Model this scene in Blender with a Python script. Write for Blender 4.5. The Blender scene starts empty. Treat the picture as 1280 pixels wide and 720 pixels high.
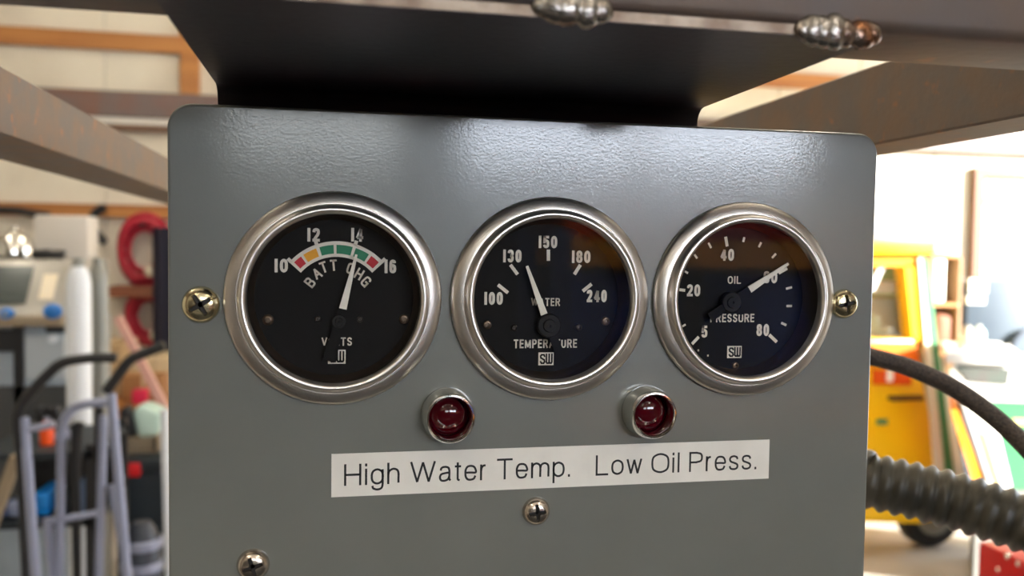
import bpy, bmesh, math, random
import numpy as np
from mathutils import Vector, Matrix
random.seed(7)
PI = math.pi
C = bpy.context.scene.collection
SC = bpy.context.scene

# ------------------------------------------------------------------ camera, light, exposure
F = 1080.0                                   # focal length in pixels of the 1280 px frame
CAM = np.array([-0.0627, -0.2485, 0.0138])
YAW, PITCH, ROLL = 0.2025, -0.042, 0.0133
def cam_axes():
    cy, sy, cp, sp = math.cos(YAW), math.sin(YAW), math.cos(PITCH), math.sin(PITCH)
    f = np.array([sy*cp, cy*cp, sp]); r = np.array([cy, -sy, 0.]); u = np.cross(r, f)
    cr, sr = math.cos(ROLL), math.sin(ROLL)
    return cr*r + sr*u, -sr*r + cr*u, f
RX, UX, FX = cam_axes()
cd = bpy.data.cameras.new('camera'); co = bpy.data.objects.new('camera', cd); C.objects.link(co)
co.matrix_world = Matrix(((RX[0], UX[0], -FX[0], CAM[0]), (RX[1], UX[1], -FX[1], CAM[1]), (RX[2], UX[2], -FX[2], CAM[2]), (0, 0, 0, 1)))
cd.sensor_width = 36.0; cd.lens = F*36.0/1280.0; cd.clip_start = 0.005; cd.clip_end = 100
cd.dof.use_dof = True; cd.dof.focus_distance = 0.258; cd.dof.aperture_fstop = 13.0
SC.camera = co

W = bpy.data.worlds.new('world'); SC.world = W; W.use_nodes = True
W.node_tree.nodes['Background'].inputs[0].default_value = (0.86, 0.93, 1.0, 1)
W.node_tree.nodes['Background'].inputs[1].default_value = 6.5
sl = bpy.data.lights.new('sun', 'SUN'); sl.energy = 28.0; sl.angle = 0.02; sl.color = (1.0, 0.95, 0.86)
so = bpy.data.objects.new('sun', sl); C.objects.link(so)
so.rotation_euler = Vector((-0.80, 0.50, -0.30)).to_track_quat('-Z', 'Y').to_euler()
TUBE_EMIT, PANE_EMIT = 33.0, 28.0
vs = SC.view_settings
vs.view_transform = 'Standard'; vs.look = 'None'; vs.gamma = 1.0; vs.use_curve_mapping = False
vs.exposure = 0.0
FLOOR = -1.44; CEIL = 2.5; BACK = 5.3

def ray(px, py): return FX + RX*(px-640)/F + UX*(360-py)/F
def at(px, py, Y):
    d = ray(px, py); return Vector(CAM + d*(Y-CAM[1])/d[1])
def atf(px, py, Z=None):
    d = ray(px, py); return Vector(CAM + d*((FLOOR if Z is None else Z)-CAM[2])/d[2])

# ------------------------------------------------------------------ materials
def lin(c):
    c = c/255.0
    return c/12.92 if c <= 0.04045 else ((c+0.055)/1.055)**2.4
def rgb(c): return (lin(c[0]), lin(c[1]), lin(c[2]), 1)
MATS = {}
def mat(name, col, rough=0.5, metal=0.0, col2=None, scale=8.0, lo=0.4, hi=0.65, bump=0.0, bscale=None, emit=0.0, coat=0.0, stretch=None, spec=None, bdist=0.001):
    if name in MATS: return MATS[name]
    m = bpy.data.materials.new(name); m.use_nodes = True; MATS[name] = m
    nt = m.node_tree; b = nt.nodes['Principled BSDF']
    b.inputs['Base Color'].default_value = rgb(col); b.inputs['Roughness'].default_value = rough; b.inputs['Metallic'].default_value = metal
    if coat: b.inputs['Coat Weight'].default_value = coat; b.inputs['Coat Roughness'].default_value = 0.09
    if spec is not None: b.inputs['Specular IOR Level'].default_value = spec
    if emit:
        b.inputs['Emission Color'].default_value = rgb(col); b.inputs['Emission Strength'].default_value = emit
    tc = nt.nodes.new('ShaderNodeTexCoord'); mp = nt.nodes.new('ShaderNodeMapping')
    nt.links.new(tc.outputs['Object'], mp.inputs['Vector'])
    if stretch: mp.inputs['Scale'].default_value = stretch
    if col2 is not None:
        n = nt.nodes.new('ShaderNodeTexNoise'); n.inputs['Scale'].default_value = scale; n.inputs['Detail'].default_value = 6
        rp = nt.nodes.new('ShaderNodeValToRGB')
        rp.color_ramp.elements[0].position = lo; rp.color_ramp.elements[0].color = rgb(col)
        rp.color_ramp.elements[1].position = hi; rp.color_ramp.elements[1].color = rgb(col2)
        nt.links.new(mp.outputs['Vector'], n.inputs['Vector']); nt.links.new(n.outputs['Fac'], rp.inputs['Fac'])
        nt.links.new(rp.outputs['Color'], b.inputs['Base Color'])
    if bump:
        n2 = nt.nodes.new('ShaderNodeTexNoise'); n2.inputs['Scale'].default_value = bscale or scale; n2.inputs['Detail'].default_value = 3
        bp = nt.nodes.new('ShaderNodeBump'); bp.inputs['Strength'].default_value = bump; bp.inputs['Distance'].default_value = bdist
        nt.links.new(mp.outputs['Vector'], n2.inputs['Vector']); nt.links.new(n2.outputs['Fac'], bp.inputs['Height'])
        nt.links.new(bp.outputs['Normal'], b.inputs['Normal'])
        if coat: nt.links.new(bp.outputs['Normal'], b.inputs['Coat Normal'])
    return m

def rust_mat(name, base, brown, orange, scale):
    m = bpy.data.materials.new(name); m.use_nodes = True; nt = m.node_tree; b = nt.nodes['Principled BSDF']
    tc = nt.nodes.new('ShaderNodeTexCoord')
    def noise(s, d=6):
        n = nt.nodes.new('ShaderNodeTexNoise'); n.inputs['Scale'].default_value = s; n.inputs['Detail'].default_value = d
        nt.links.new(tc.outputs['Object'], n.inputs['Vector']); return n
    def ramp(n, a, bb, ca, cb):
        r = nt.nodes.new('ShaderNodeValToRGB'); e = r.color_ramp.elements
        e[0].position = a; e[0].color = ca; e[1].position = bb; e[1].color = cb
        nt.links.new(n.outputs['Fac'], r.inputs['Fac']); return r
    r1 = ramp(noise(scale), 0.38, 0.62, rgb(base), rgb(brown))
    r2 = ramp(noise(scale*2.3), 0.62, 0.78, (0, 0, 0, 1), (1, 1, 1, 1))
    mx = nt.nodes.new('ShaderNodeMix'); mx.data_type = 'RGBA'
    nt.links.new(r2.outputs['Color'], mx.inputs['Factor']); nt.links.new(r1.outputs['Color'], mx.inputs['A']); mx.inputs['B'].default_value = rgb(orange)
    nt.links.new(mx.outputs['Result'], b.inputs['Base Color'])
    b.inputs['Metallic'].default_value = 0.25; b.inputs['Roughness'].default_value = 0.55
    bp = nt.nodes.new('ShaderNodeBump'); bp.inputs['Strength'].default_value = 0.35; bp.inputs['Distance'].default_value = 0.0005
    nt.links.new(noise(scale*6).outputs['Fac'], bp.inputs['Height']); nt.links.new(bp.outputs['Normal'], b.inputs['Normal'])
    return m

def glass_mat(name, tint=(1, 1, 1), base=0.045):
    m = bpy.data.materials.new(name); m.use_nodes = True; nt = m.node_tree
    nt.nodes.remove(nt.nodes['Principled BSDF'])
    out = nt.nodes['Material Output']; tr = nt.nodes.new('ShaderNodeBsdfTransparent'); gl = nt.nodes.new('ShaderNodeBsdfGlossy')
    tr.inputs['Color'].default_value = (*tint, 1); gl.inputs['Roughness'].default_value = 0.03
    lw = nt.nodes.new('ShaderNodeLayerWeight'); lw.inputs['Blend'].default_value = 0.5
    pw = nt.nodes.new('ShaderNodeMath'); pw.operation = 'POWER'; pw.inputs[1].default_value = 5
    ma = nt.nodes.new('ShaderNodeMath'); ma.operation = 'MULTIPLY_ADD'; ma.inputs[1].default_value = 0.7; ma.inputs[2].default_value = base
    mx = nt.nodes.new('ShaderNodeMixShader')
    nt.links.new(lw.outputs['Facing'], pw.inputs[0]); nt.links.new(pw.outputs[0], ma.inputs[0]); nt.links.new(ma.outputs[0], mx.inputs['Fac'])
    nt.links.new(tr.outputs[0], mx.inputs[1]); nt.links.new(gl.outputs[0], mx.inputs[2]); nt.links.new(mx.outputs[0], out.inputs['Surface'])
    return m

# ------------------------------------------------------------------ mesh builder
class MB:
    def __init__(s): s.v = []; s.f = []
    def add(s, v, f):
        o = len(s.v); s.v += [tuple(p) for p in v]; s.f += [tuple(i+o for i in q) for q in f]; return s
    def box(s, a, b, M=None):
        (x0, y0, z0), (x1, y1, z1) = a, b
        v = [(x, y, z) for z in (z0, z1) for y in (y0, y1) for x in (x0, x1)]
        if M is not None: v = [M @ Vector(p) for p in v]
        return s.add(v, [(0, 2, 3, 1), (4, 5, 7, 6), (0, 1, 5, 4), (2, 6, 7, 3), (0, 4, 6, 2), (1, 3, 7, 5)])
    def prism(s, poly, y0, y1, dx=0.0):              # outline in (x, z), extruded along y (sideways by dx as well)
        n = len(poly)
        if sum(poly[i][0]*poly[(i+1) % n][1]-poly[(i+1) % n][0]*poly[i][1] for i in range(n)) < 0: poly = poly[::-1]
        v = [(x, y0, z) for x, z in poly] + [(x+dx, y1, z) for x, z in poly]
        return s.add(v, [tuple(range(n)), tuple(range(2*n-1, n-1, -1))] + [((i+1) % n, i, n+i, n+(i+1) % n) for i in range(n)])
    def tube(s, pts, r, n=10, caps=True):
        pts = [Vector(p) for p in pts]; m = len(pts)
        rs = r if isinstance(r, (list, tuple)) else [r]*m
        t0 = (pts[1]-pts[0]).normalized(); a = t0.orthogonal().normalized(); v = []
        for i in range(m):
            t = (pts[min(i+1, m-1)]-pts[max(i-1, 0)]).normalized()
            a = (a - t*a.dot(t)).normalized(); b = t.cross(a)
            v += [pts[i] + (a*math.cos(2*PI*k/n) + b*math.sin(2*PI*k/n))*rs[i] for k in range(n)]
        f = [(i*n+k, i*n+(k+1) % n, (i+1)*n+(k+1) % n, (i+1)*n+k) for i in range(m-1) for k in range(n)]
        if caps: f += [tuple(range(n-1, -1, -1)), tuple(range((m-1)*n, m*n))]
        return s.add(v, f)
    def cyl(s, p0, p1, r0, r1=None, n=16): return s.tube([p0, p1], [r0, r0 if r1 is None else r1], n)
    def lathe(s, prof, c=(0, 0, 0), n=64, axis='y', close=False):   # prof: (radius, height); 'y': height points to -y, 'z': height points up
        m = len(prof); v = []
        for r, h in prof:
            for k in range(n):
                a = 2*PI*k/n
                v.append((c[0]+r*math.cos(a), c[1]-h, c[2]+r*math.sin(a)) if axis == 'y' else (c[0]+r*math.cos(a), c[1]+r*math.sin(a), c[2]+h))
        f = [(i*n+k, i*n+(k+1) % n, (i+1)*n+(k+1) % n, (i+1)*n+k) for i in range(m-1) for k in range(n)]
        f = [q[::-1] for q in f] if axis == 'y' and False else f
        if close:
            f += [tuple((m-1)*n+k for k in range(n)), tuple(n-1-k for k in range(n))]
        return s.add(v, f)
    def ball(s, c, r, n=12, m=8, jit=0.0):
        rx, ry, rz = (r, r, r) if not isinstance(r, (tuple, list)) else r; v = []
        for i in range(m+1):
            p = PI*i/m
            for k in range(n):
                a = 2*PI*k/n; j = 1+random.uniform(-jit, jit)
                v.append((c[0]+rx*j*math.sin(p)*math.cos(a), c[1]+ry*j*math.sin(p)*math.sin(a), c[2]+rz*j*math.cos(p)))
        return s.add(v, [(i*n+k, (i+1)*n+k, (i+1)*n+(k+1) % n, i*n+(k+1) % n) for i in range(m) for k in range(n)])
    def obj(s, name, m, parent=None, smooth=35, bevel=0.0, seg=2):
        me = bpy.data.meshes.new(name); me.from_pydata(s.v, [], s.f); me.update()
        bm = bmesh.new(); bm.from_mesh(me)
        bmesh.ops.remove_doubles(bm, verts=bm.verts, dist=1e-7)
        bmesh.ops.recalc_face_normals(bm, faces=bm.faces)
        if bevel:
            es = [e for e in bm.edges if len(e.link_faces) == 2 and e.calc_face_angle(0) > 0.6]
            bmesh.ops.bevel(bm, geom=es, offset=bevel, segments=seg, profile=0.5, affect='EDGES', clamp_overlap=True)
        for fc in bm.faces: fc.smooth = smooth > 0
        for e in bm.edges:
            e.smooth = not (len(e.link_faces) != 2 or e.calc_face_angle(0) > math.radians(max(smooth, 1)))
        bm.to_mesh(me); bm.free()
        me.materials.append(m)
        o = bpy.data.objects.new(name, me); C.objects.link(o)
        if parent is not None: adopt(o, parent)
        return o
def adopt(o, p):
    o.parent = p
    o.matrix_parent_inverse = Matrix.LocRotScale(p.location, p.rotation_euler, p.scale).inverted() if p.type == 'EMPTY' else Matrix.Identity(4)
def tag(o, label, cat, group=None, kind=None):
    o['label'] = label; o['category'] = cat
    if group: o['group'] = group
    if kind: o['kind'] = kind
    return o
def thing(name, label, cat, loc, group=None):
    o = bpy.data.objects.new(name, None); C.objects.link(o); o.location = loc; o.empty_display_size = 0.05
    return tag(o, label, cat, group)
def struct(o, label=None, cat=None):
    o['kind'] = 'structure'
    if label: o['label'] = label; o['category'] = cat
    return o
def smooth_path(pts, k=10):
    pts = [Vector(p) for p in pts]; P = [pts[0]*2-pts[1]] + pts + [pts[-1]*2-pts[-2]]; out = []
    for i in range(1, len(P)-2):
        for j in range(k):
            t = j/k; a, b, c, d = P[i-1:i+3]
            out.append(0.5*((2*b) + (c-a)*t + (2*a-5*b+4*c-d)*t*t + (3*b-a-3*c+d)*t*t*t))
    return out + [pts[-1]]
def resample(pts, step):
    out = [pts[0]]; acc = 0
    for a, b in zip(pts, pts[1:]):
        L = (b-a).length; t = step-acc
        while t <= L: out.append(a+(b-a)*(t/L)); t += step
        acc = (acc+L) % step
    return out
# stroke lettering: each glyph is (width / cap height, strokes); a stroke is ('L' polyline or 'S' spline, points in a unit box, closed)
def _o(y0=0., y1=1., x0=0., x1=1., k=.30):
    m = (x0+x1)/2; h = y1-y0; w = x1-x0
    return ('S', [(m, y1), (m+w*.36, y1-h*.10*k/.3), (x1, y1-h*k), (x1, y0+h*k), (m+w*.36, y0+h*.10*k/.3), (m, y0), (m-w*.36, y0+h*.10*k/.3), (x0, y0+h*k), (x0, y1-h*k), (m-w*.36, y1-h*.10*k/.3)], True)
XH = .73
S_CURVE = lambda h, x0=0.: ('S', [(.97, h*.76), (.86, h*.93), (.5, h), (.14, h*.93), (.03, h*.76), (.14, h*.60), (.5, h*.50), (.88, h*.39), (.99, h*.23), (.86, h*.06), (.5, 0), (.14, h*.06), (0, h*.25)], False)
GL = {
 '0': (.46, [_o()]), '1': (.12, [('L', [(.5, 0), (.5, 1)], False)]), 'I': (.13, [('L', [(.5, 0), (.5, 1)], False)]),
 '2': (.46, [('S', [(0, .74), (.08, .93), (.5, 1), (.92, .93), (1, .74), (.86, .52), (.4, .26), (.03, .02)], False), ('L', [(0, 0), (1, 0)], False)]),
 '3': (.46, [('S', [(.02, .78), (.12, .94), (.5, 1), (.88, .93), (.98, .76), (.85, .58), (.42, .53)], False), ('S', [(.42, .53), (.88, .46), (1, .27), (.88, .07), (.5, 0), (.1, .07), (0, .24)], False)]),
 '4': (.50, [('L', [(.74, 0), (.74, 1), (0, .24), (1, .24)], False)]),
 '5': (.46, [('L', [(.94, 1), (.10, 1), (.04, .50)], False), ('S', [(.05, .50), (.2, .60), (.55, .63), (.93, .53), (1, .32), (.92, .09), (.5, 0), (.1, .07), (0, .22)], False)]),
 '6': (.46, [('S', [(.97, .80), (.86, .95), (.5, 1), (.12, .92), (0, .70), (0, .28), (.12, .06), (.5, 0), (.88, .06), (1, .28), (.88, .52), (.5, .58), (.12, .50), (.02, .36)], False)]),
 '8': (.46, [_o(.53, 1, .05, .95, .36), _o(0, .53, 0, 1, .36)]),
 'O': (.52, [_o(k=.30)]), 'V': (.56, [('L', [(0, 1), (.5, 0), (1, 1)], False)]), 'L': (.44, [('L', [(0, 1), (0, 0), (1, 0)], False)]),
 'T': (.50, [('L', [(0, 1), (1, 1)], False), ('L', [(.5, 1), (.5, 0)], False)]), 'S': (.48, [S_CURVE(1.)]),
 'B': (.52, [('L', [(.55, 0), (0, 0), (0, 1), (.5, 1)], False), ('L', [(0, .53), (.55, .53)], False), ('S', [(.5, 1), (.86, .94), (.94, .76), (.86, .58), (.55, .53)], False), ('S', [(.55, .53), (.9, .46), (1, .27), (.9, .06), (.55, 0)], False)]),
 'A': (.58, [('L', [(0, 0), (.5, 1), (1, 0)], False), ('L', [(.19, .32), (.81, .32)], False)]),
 'C': (.52, [('S', [(1, .72), (.9, .93), (.5, 1), (.1, .93), (0, .70), (0, .30), (.1, .07), (.5, 0), (.9, .07), (1, .28)], False)]),
 'G': (.54, [('S', [(1, .74), (.9, .93), (.5, 1), (.1, .93), (0, .70), (0, .30), (.1, .07), (.5, 0), (.88, .07), (1, .26)], False), ('L', [(1, .0), (1, .46), (.58, .46)], False)]),
 'H': (.54, [('L', [(0, 0), (0, 1)], False), ('L', [(1, 0), (1, 1)], False), ('L', [(0, .5), (1, .5)], False)]),
 'W': (.80, [('L', [(0, 1), (.25, 0), (.5, 1), (.75, 0), (1, 1)], False)]), 'E': (.44, [('L', [(1, 1), (0, 1), (0, 0), (1, 0)], False), ('L', [(0, .52), (.9, .52)], False)]),
 'P': (.50, [('L', [(.5, .47), (0, .47)], False), ('L', [(0, 0), (0, 1), (.5, 1)], False), ('S', [(.5, 1), (.9, .93), (1, .74), (.9, .54), (.5, .47)], False)]),
 'R': (.52, [('L', [(.5, .50), (0, .50)], False), ('L', [(0, 0), (0, 1), (.5, 1)], False), ('S', [(.5, 1), (.88, .94), (.97, .75), (.88, .56), (.5, .50)], False), ('L', [(.55, .50), (1, 0)], False)]),
 'M': (.66, [('L', [(0, 0), (0, 1), (.5, .05), (1, 1), (1, 0)], False)]), 'U': (.52, [('S', [(0, 1), (0, .6), (0, .26), (.12, .06), (.5, 0), (.88, .06), (1, .26), (1, .6), (1, 1)], False)]),
 '.': (.13, [('L', [(.5, .0), (.5, .03)], False)]), ' ': (.25, []),
 'i': (.11, [('L', [(.5, 0), (.5, XH)], False), ('L', [(.5, .96), (.5, 1)], False)]), 'l': (.11, [('L', [(.5, 0), (.5, 1)], False)]),
 'g': (.56, [_o(0, XH, 0, 1, .34), ('S', [(1, XH), (1, .3), (1, -.04), (.88, -.22), (.5, -.28), (.14, -.22), (.04, -.10)], False)]),
 'h': (.54, [('L', [(0, 0), (0, 1)], False), ('S', [(0, .42), (.1, .62), (.5, XH), (.88, .66), (1, .48), (1, .2), (1, 0)], False)]),
 'a': (.56, [('S', [(.06, .54), (.16, .68), (.48, XH), (.80, .68), (.9, .52), (.9, .3), (.9, .1), (1, .0)], False), ('S', [(.9, .43), (.5, .40), (.12, .34), (0, .18), (.12, .03), (.42, 0), (.76, .07), (.9, .24)], False)]),
 't': (.28, [('L', [(0, XH), (1, XH)], False), ('S', [(.45, .94), (.45, .6), (.45, .2), (.52, .04), (.95, .0)], False)]),
 'e': (.56, [('S', [(.0, .38), (.5, .38), (1, .38), (.97, .56), (.80, .69), (.5, XH), (.2, .69), (.03, .53), (0, .36), (.04, .17), (.22, .03), (.5, 0), (.82, .05), (.97, .21)], False)]),
 'r': (.30, [('L', [(0, 0), (0, XH)], False), ('S', [(0, .42), (.15, .62), (.55, .72), (1, .73)], False)]),
 'm': (.86, [('L', [(0, 0), (0, XH)], False), ('S', [(0, .46), (.06, .64), (.25, XH), (.44, .66), (.5, .50), (.5, .2), (.5, 0)], False), ('S', [(.5, .46), (.56, .64), (.75, XH), (.94, .66), (1, .50), (1, .2), (1, 0)], False)]),
 'p': (.56, [_o(0, XH, 0, 1, .34), ('L', [(0, XH), (0, -.28)], False)]), 'o': (.58, [_o(0, XH, 0, 1, .34)]),
 'w': (.74, [('L', [(0, XH), (.25, 0), (.5, XH), (.75, 0), (1, XH)], False)]), 's': (.50, [S_CURVE(XH)]),
}
def lettering(s, t=.14, gap=.11, widen=None, sx=1.0):        # returns flat (x, z) vertices and faces, cap height 1, base line at 0
    V = []; Fc = []; x = 0.0
    for ch in s:
        w, strokes = GL[ch]
        if widen and ch in widen: w = widen[ch]
        w = max(w*sx, t)
        for kind, pts, closed in strokes:
            P = [Vector((x+t/2+p[0]*(w-t), t/2+p[1]*(1-t) if p[1] >= 0 else t/2+p[1])) for p in pts]
            if kind == 'S':
                if closed:
                    n = len(P); Q = []
                    for i in range(n):
                        a, b, c, d = P[i-1], P[i], P[(i+1) % n], P[(i+2) % n]
                        for j in range(4):
                            u = j/4; Q.append(0.5*((2*b)+(c-a)*u+(2*a-5*b+4*c-d)*u*u+(3*b-a-3*c+d)*u**3))
                    P = Q
                else:
                    E_ = [P[0]*2-P[1]]+P+[P[-1]*2-P[-2]]; Q = []
                    for i in range(1, len(E_)-2):
                        a, b, c, d = E_[i-1:i+3]
                        for j in range(4):
                            u = j/4; Q.append(0.5*((2*b)+(c-a)*u+(2*a-5*b+4*c-d)*u*u+(3*b-a-3*c+d)*u**3))
                    P = Q+[P[-1]]
            elif not closed and len(P) > 2:                # straight strokes: one bar per segment
                for i in range(len(P)-1):
                    d = (P[i+1]-P[i]).normalized(); nn = Vector((-d.y, d.x))*t/2
                    def ext(j):
                        if j in (0, len(P)-1): return t/2
                        return t*.5 if (P[j]-P[j-1]).normalized().dot((P[j+1]-P[j]).normalized()) > -.25 else t*.12
                    a = P[i]-d*ext(i); c = P[i+1]+d*ext(i+1); o = len(V); V += [a+nn, a-nn, c-nn, c+nn]; Fc.append((o, o+1, o+2, o+3))
                continue
            elif not closed:
                d0 = (P[0]-P[1]).normalized()*t/2; d1 = (P[-1]-P[-2]).normalized()*t/2; P[0] = P[0]+d0; P[-1] = P[-1]+d1
            n = len(P); o = len(V)
            for i in range(n):
                a = P[i-1] if (i > 0 or closed) else P[i]; c = P[(i+1) % n] if (i < n-1 or closed) else P[i]
                d1 = (P[i]-a); d2 = (c-P[i]); d1 = d1.normalized() if d1.length > 1e-9 else d2.normalized(); d2 = d2.normalized() if d2.length > 1e-9 else d1
                n1 = Vector((-d1.y, d1.x)); n2 = Vector((-d2.y, d2.x)); m_ = n1+n2
                m_ = m_.normalized() if m_.length > .2 else n1; k = min(1/max(m_.dot(n1), .45), 1.8)
                V += [P[i]+m_*t/2*k, P[i]-m_*t/2*k]
            for i in range(n if closed else n-1):
                j = (i+1) % n; Fc.append((o+2*i, o+2*i+1, o+2*j+1, o+2*j))
        x += w+gap*sx
    return [(v.x, v.y) for v in V], Fc, x-gap*sx
def text(s, cx, cz, w, h, Y, name, m, parent, rot=0.0, t=.17, gap=.13):   # lettering fitted to a w x h box around (cx, cz), on the plane y = Y
    v, f, L = lettering(s, t, gap); v, f, L = lettering(s, t, gap, None, w/h/L); ca, sa = math.cos(rot), math.sin(rot); out = []
    for x, z in v:
        a = (x/L-0.5)*w; b = (z-0.5)*h
        out.append((cx+a*ca-b*sa, Y, cz+a*sa+b*ca))
    return MB().add(out, f).obj(name, m, parent, smooth=0)
def bar2(p, q, w, Y, name, m, parent, w2=None):    # flat printed bar between two (x, z) points
    p = Vector(p); q = Vector(q); d = (q-p).normalized(); n = Vector((-d.y, d.x)); w2 = w if w2 is None else w2
    P = [p+n*w/2, p-n*w/2, q-n*w2/2, q+n*w2/2]
    return MB().add([(a.x, Y, a.y) for a in P], [(0, 1, 2, 3)]).obj(name, m, parent, smooth=0)

# ------------------------------------------------------------------ material set
M_panel = mat('grey_gloss_paint', (103, 105, 99), 0.34, 0, (107, 109, 103), 30, bump=0.065, bscale=1250, bdist=0.00025, spec=0.5, coat=0.75)
M_bezel = mat('satin_chrome', (228, 222, 216), 0.32, 1.0, bump=0.03, bscale=300)
M_chrome = mat('chrome', (225, 222, 215), 0.10, 1.0)
M_dial = mat('dial_black', (10, 9, 10), 0.7, spec=.2)
M_well = mat('dial_well_brown', (38, 30, 24), 0.5)
M_white = mat('dial_print', (228, 220, 206), 0.6)
M_needle = mat('needle_white', (235, 228, 214), 0.5)
M_red = mat('band_red', (190, 14, 34), 0.6)
M_yel = mat('band_yellow', (236, 164, 26), 0.6)
M_grn = mat('band_green', (18, 120, 82), 0.6)
M_tape = mat('label_white', (226, 222, 214), 0.38, 0, (218, 214, 206), 60)
M_ink = mat('label_ink', (14, 14, 16), 0.4)
M_lens = mat('lens_red', (62, 0, 9), 0.08, 0)
M_brass = mat('worn_brass', (222, 212, 176), 0.22, 1.0, (190, 164, 118), 260, 0.5, 0.75)
M_steel = mat('screw_steel', (206, 196, 184), 0.24, 1.0, (170, 150, 132), 300, 0.5, 0.8)
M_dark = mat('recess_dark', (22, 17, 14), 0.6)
M_glass = glass_mat('gauge_glass')
M_rust = rust_mat('rusty_steel', (112, 102, 95), (124, 102, 84), (166, 108, 60), 48)
M_plate = mat('mill_scale_plate', (44, 42, 50), 0.38, 0.5, (58, 46, 54), 22, bump=0.1, bscale=400)
M_edge = mat('cut_edge_steel', (150, 136, 122), 0.45, 0.6, (110, 92, 78), 120)
M_weld = mat('weld_metal', (140, 134, 128), 0.24, 0.9, (112, 74, 48), 90, 0.5, 0.72, bump=0.3, bscale=500)
M_hose = mat('black_corrugated_plastic', (52, 50, 44), 0.42, 0, (70, 64, 52), 40)
M_braid = mat('braided_hose', (74, 62, 54), 0.6, 0, (44, 36, 34), 900, bump=0.8, bscale=900)

# ------------------------------------------------------------------ room
M_floor = mat('concrete', (196, 190, 182), 0.5, 0, (172, 166, 158), 2.0)
M_wall = mat('cream_sheet', (226, 217, 198), 0.6, 0, (208, 196, 176), 1.6)
M_wall2 = mat('wall_paint', (196, 190, 178), 0.7)
M_ceil = mat('ceiling_white', (214, 208, 198), 0.7)
M_wood = mat('pine_wood', (188, 128, 66), 0.6, 0, (158, 98, 50), 3.0, 0.35, 0.7, stretch=(0.4, 3, 6))
M_beam = mat('brown_rail', (112, 96, 92), 0.5, 0.1, (126, 84, 66), 5, 0.5, 0.75)
XL, XR, YF = -4.5, 6.5, -4.5
struct(MB().box((XL-.2, YF-.2, FLOOR-.1), (XR+8, BACK+.2, FLOOR)).obj('floor', M_floor), 'pale concrete workshop floor', 'floor')
struct(MB().box((XL-.2, YF-.2, CEIL), (XR+.2, BACK+.2, CEIL+.1)).obj('ceiling', M_ceil), 'white workshop ceiling', 'ceiling')
struct(MB().box((XL-.2, YF-.2, FLOOR), (XL, BACK+.2, CEIL)).obj('wall_left', M_wall2), 'cream side wall of the workshop', 'wall')
# right wall with an open roll-up doorway
DY0, DY1, DZ = 0.4, 4.9, 2.1
wr = MB(); wr.box((XR, YF-.2, FLOOR), (XR+.2, DY0, CEIL)); wr.box((XR, DY1, FLOOR), (XR+.2, BACK+.2, CEIL)); wr.box((XR, DY0, DZ), (XR+.2, DY1, CEIL))
struct(wr.obj('wall_right', M_wall2), 'side wall with a wide open doorway', 'wall')
# back wall: backing slab with an opening for the window, sheets proud of it
wx0, wx1, wz0, wz1 = 4.56, 5.9, -0.12, 0.60
wb = MB()
wb.box((XL, BACK, FLOOR), (wx0, BACK+.2, CEIL)); wb.box((wx1, BACK, FLOOR), (XR, BACK+.2, CEIL))
wb.box((wx0, BACK, FLOOR), (wx1, BACK+.2, wz0)); wb.box((wx0, BACK, wz1), (wx1, BACK+.2, CEIL))
WBK = struct(wb.obj('wall_back', M_wall2), 'cream sheet-clad back wall of the workshop', 'wall')
x = XL
while x < wx0-.05:
    x2 = min(x+.62, wx0)
    MB().box((x+.004, BACK-.012, FLOOR), (x2-.004, BACK+.01, CEIL)).obj('wall_sheet', M_wall, WBK, bevel=0.003, seg=1); x = x2
MB().box((wx0, BACK-.012, wz1), (XR, BACK+.01, CEIL)).obj('wall_sheet', M_wall, WBK)
MB().box((wx0, BACK-.012, FLOOR), (XR, BACK+.01, wz0)).obj('wall_sheet', M_wall, WBK)
# wooden girts and studs on the back wall
def girt(n, z0, z1, x0, x1, m=M_wood, th=.045):
    return struct(MB().box((x0, BACK-.012-th, z0), (x1, BACK-.008, z1)).obj('trim_%d' % n, m, bevel=.004, seg=1))
girt(1, 1.17, 1.27, XL, XR)
girt(2, 0.185, 0.262, XL, 3.2)
girt(3, 0.775, 0.925, XL, XR, M_beam, .07)
girt(4, 0.735, 0.775, XL, 3.6, mat('white_strip', (222, 216, 206), .5), .055)
girt(5, 0.695, 0.735, XL, 3.0, mat('dark_brown', (112, 84, 66), .6), .05)
struct(MB().box((-0.975, BACK-.056, 0.925), (-0.865, BACK-.008, 1.17)).obj('trim_6', M_wood, bevel=.004, seg=1))
struct(MB().box((-0.975, BACK-.056, 1.27), (-0.865, BACK-.008, CEIL)).obj('trim_7', M_wood, bevel=.004, seg=1))
# window on the back wall
wn = thing('window_1', 'wood-framed window in the sunlit part of the back wall', 'window', (wx0, BACK, wz0)); wn['kind'] = 'structure'
MB().box((wx0-.075, BACK-.06, wz0-.05), (wx0, BACK+.12, wz1+.07)).obj('window_jamb', mat('jamb_brown', (122, 84, 58), .6), wn)
MB().box((wx1, BACK-.06, wz0-.05), (wx1+.075, BACK+.12, wz1+.07)).obj('window_jamb', MATS['jamb_brown'], wn)
MB().box((wx0, BACK-.06, wz1), (wx1, BACK+.12, wz1+.07)).obj('window_head', M_wood, wn)
MB().box((wx0, BACK-.09, wz0-.05), (wx1, BACK+.12, wz0)).obj('window_sill', M_wood, wn)
MB().box((wx0, BACK+.05, wz1-.19), (wx1, BACK+.08, wz1-.14)).obj('window_rail', M_wood, wn)
MB().box(((wx0+wx1)/2-.02, BACK+.05, wz0), ((wx0+wx1)/2+.02, BACK+.08, wz1)).obj('window_rail', M_wood, wn)
for a, b in ((wx0, (wx0+wx1)/2), ((wx0+wx1)/2, wx1)):
    MB().box((a, BACK+.06, wz0), (b, BACK+.066, wz1)).obj('window_pane', glass_mat('window_glass'), wn)
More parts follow.
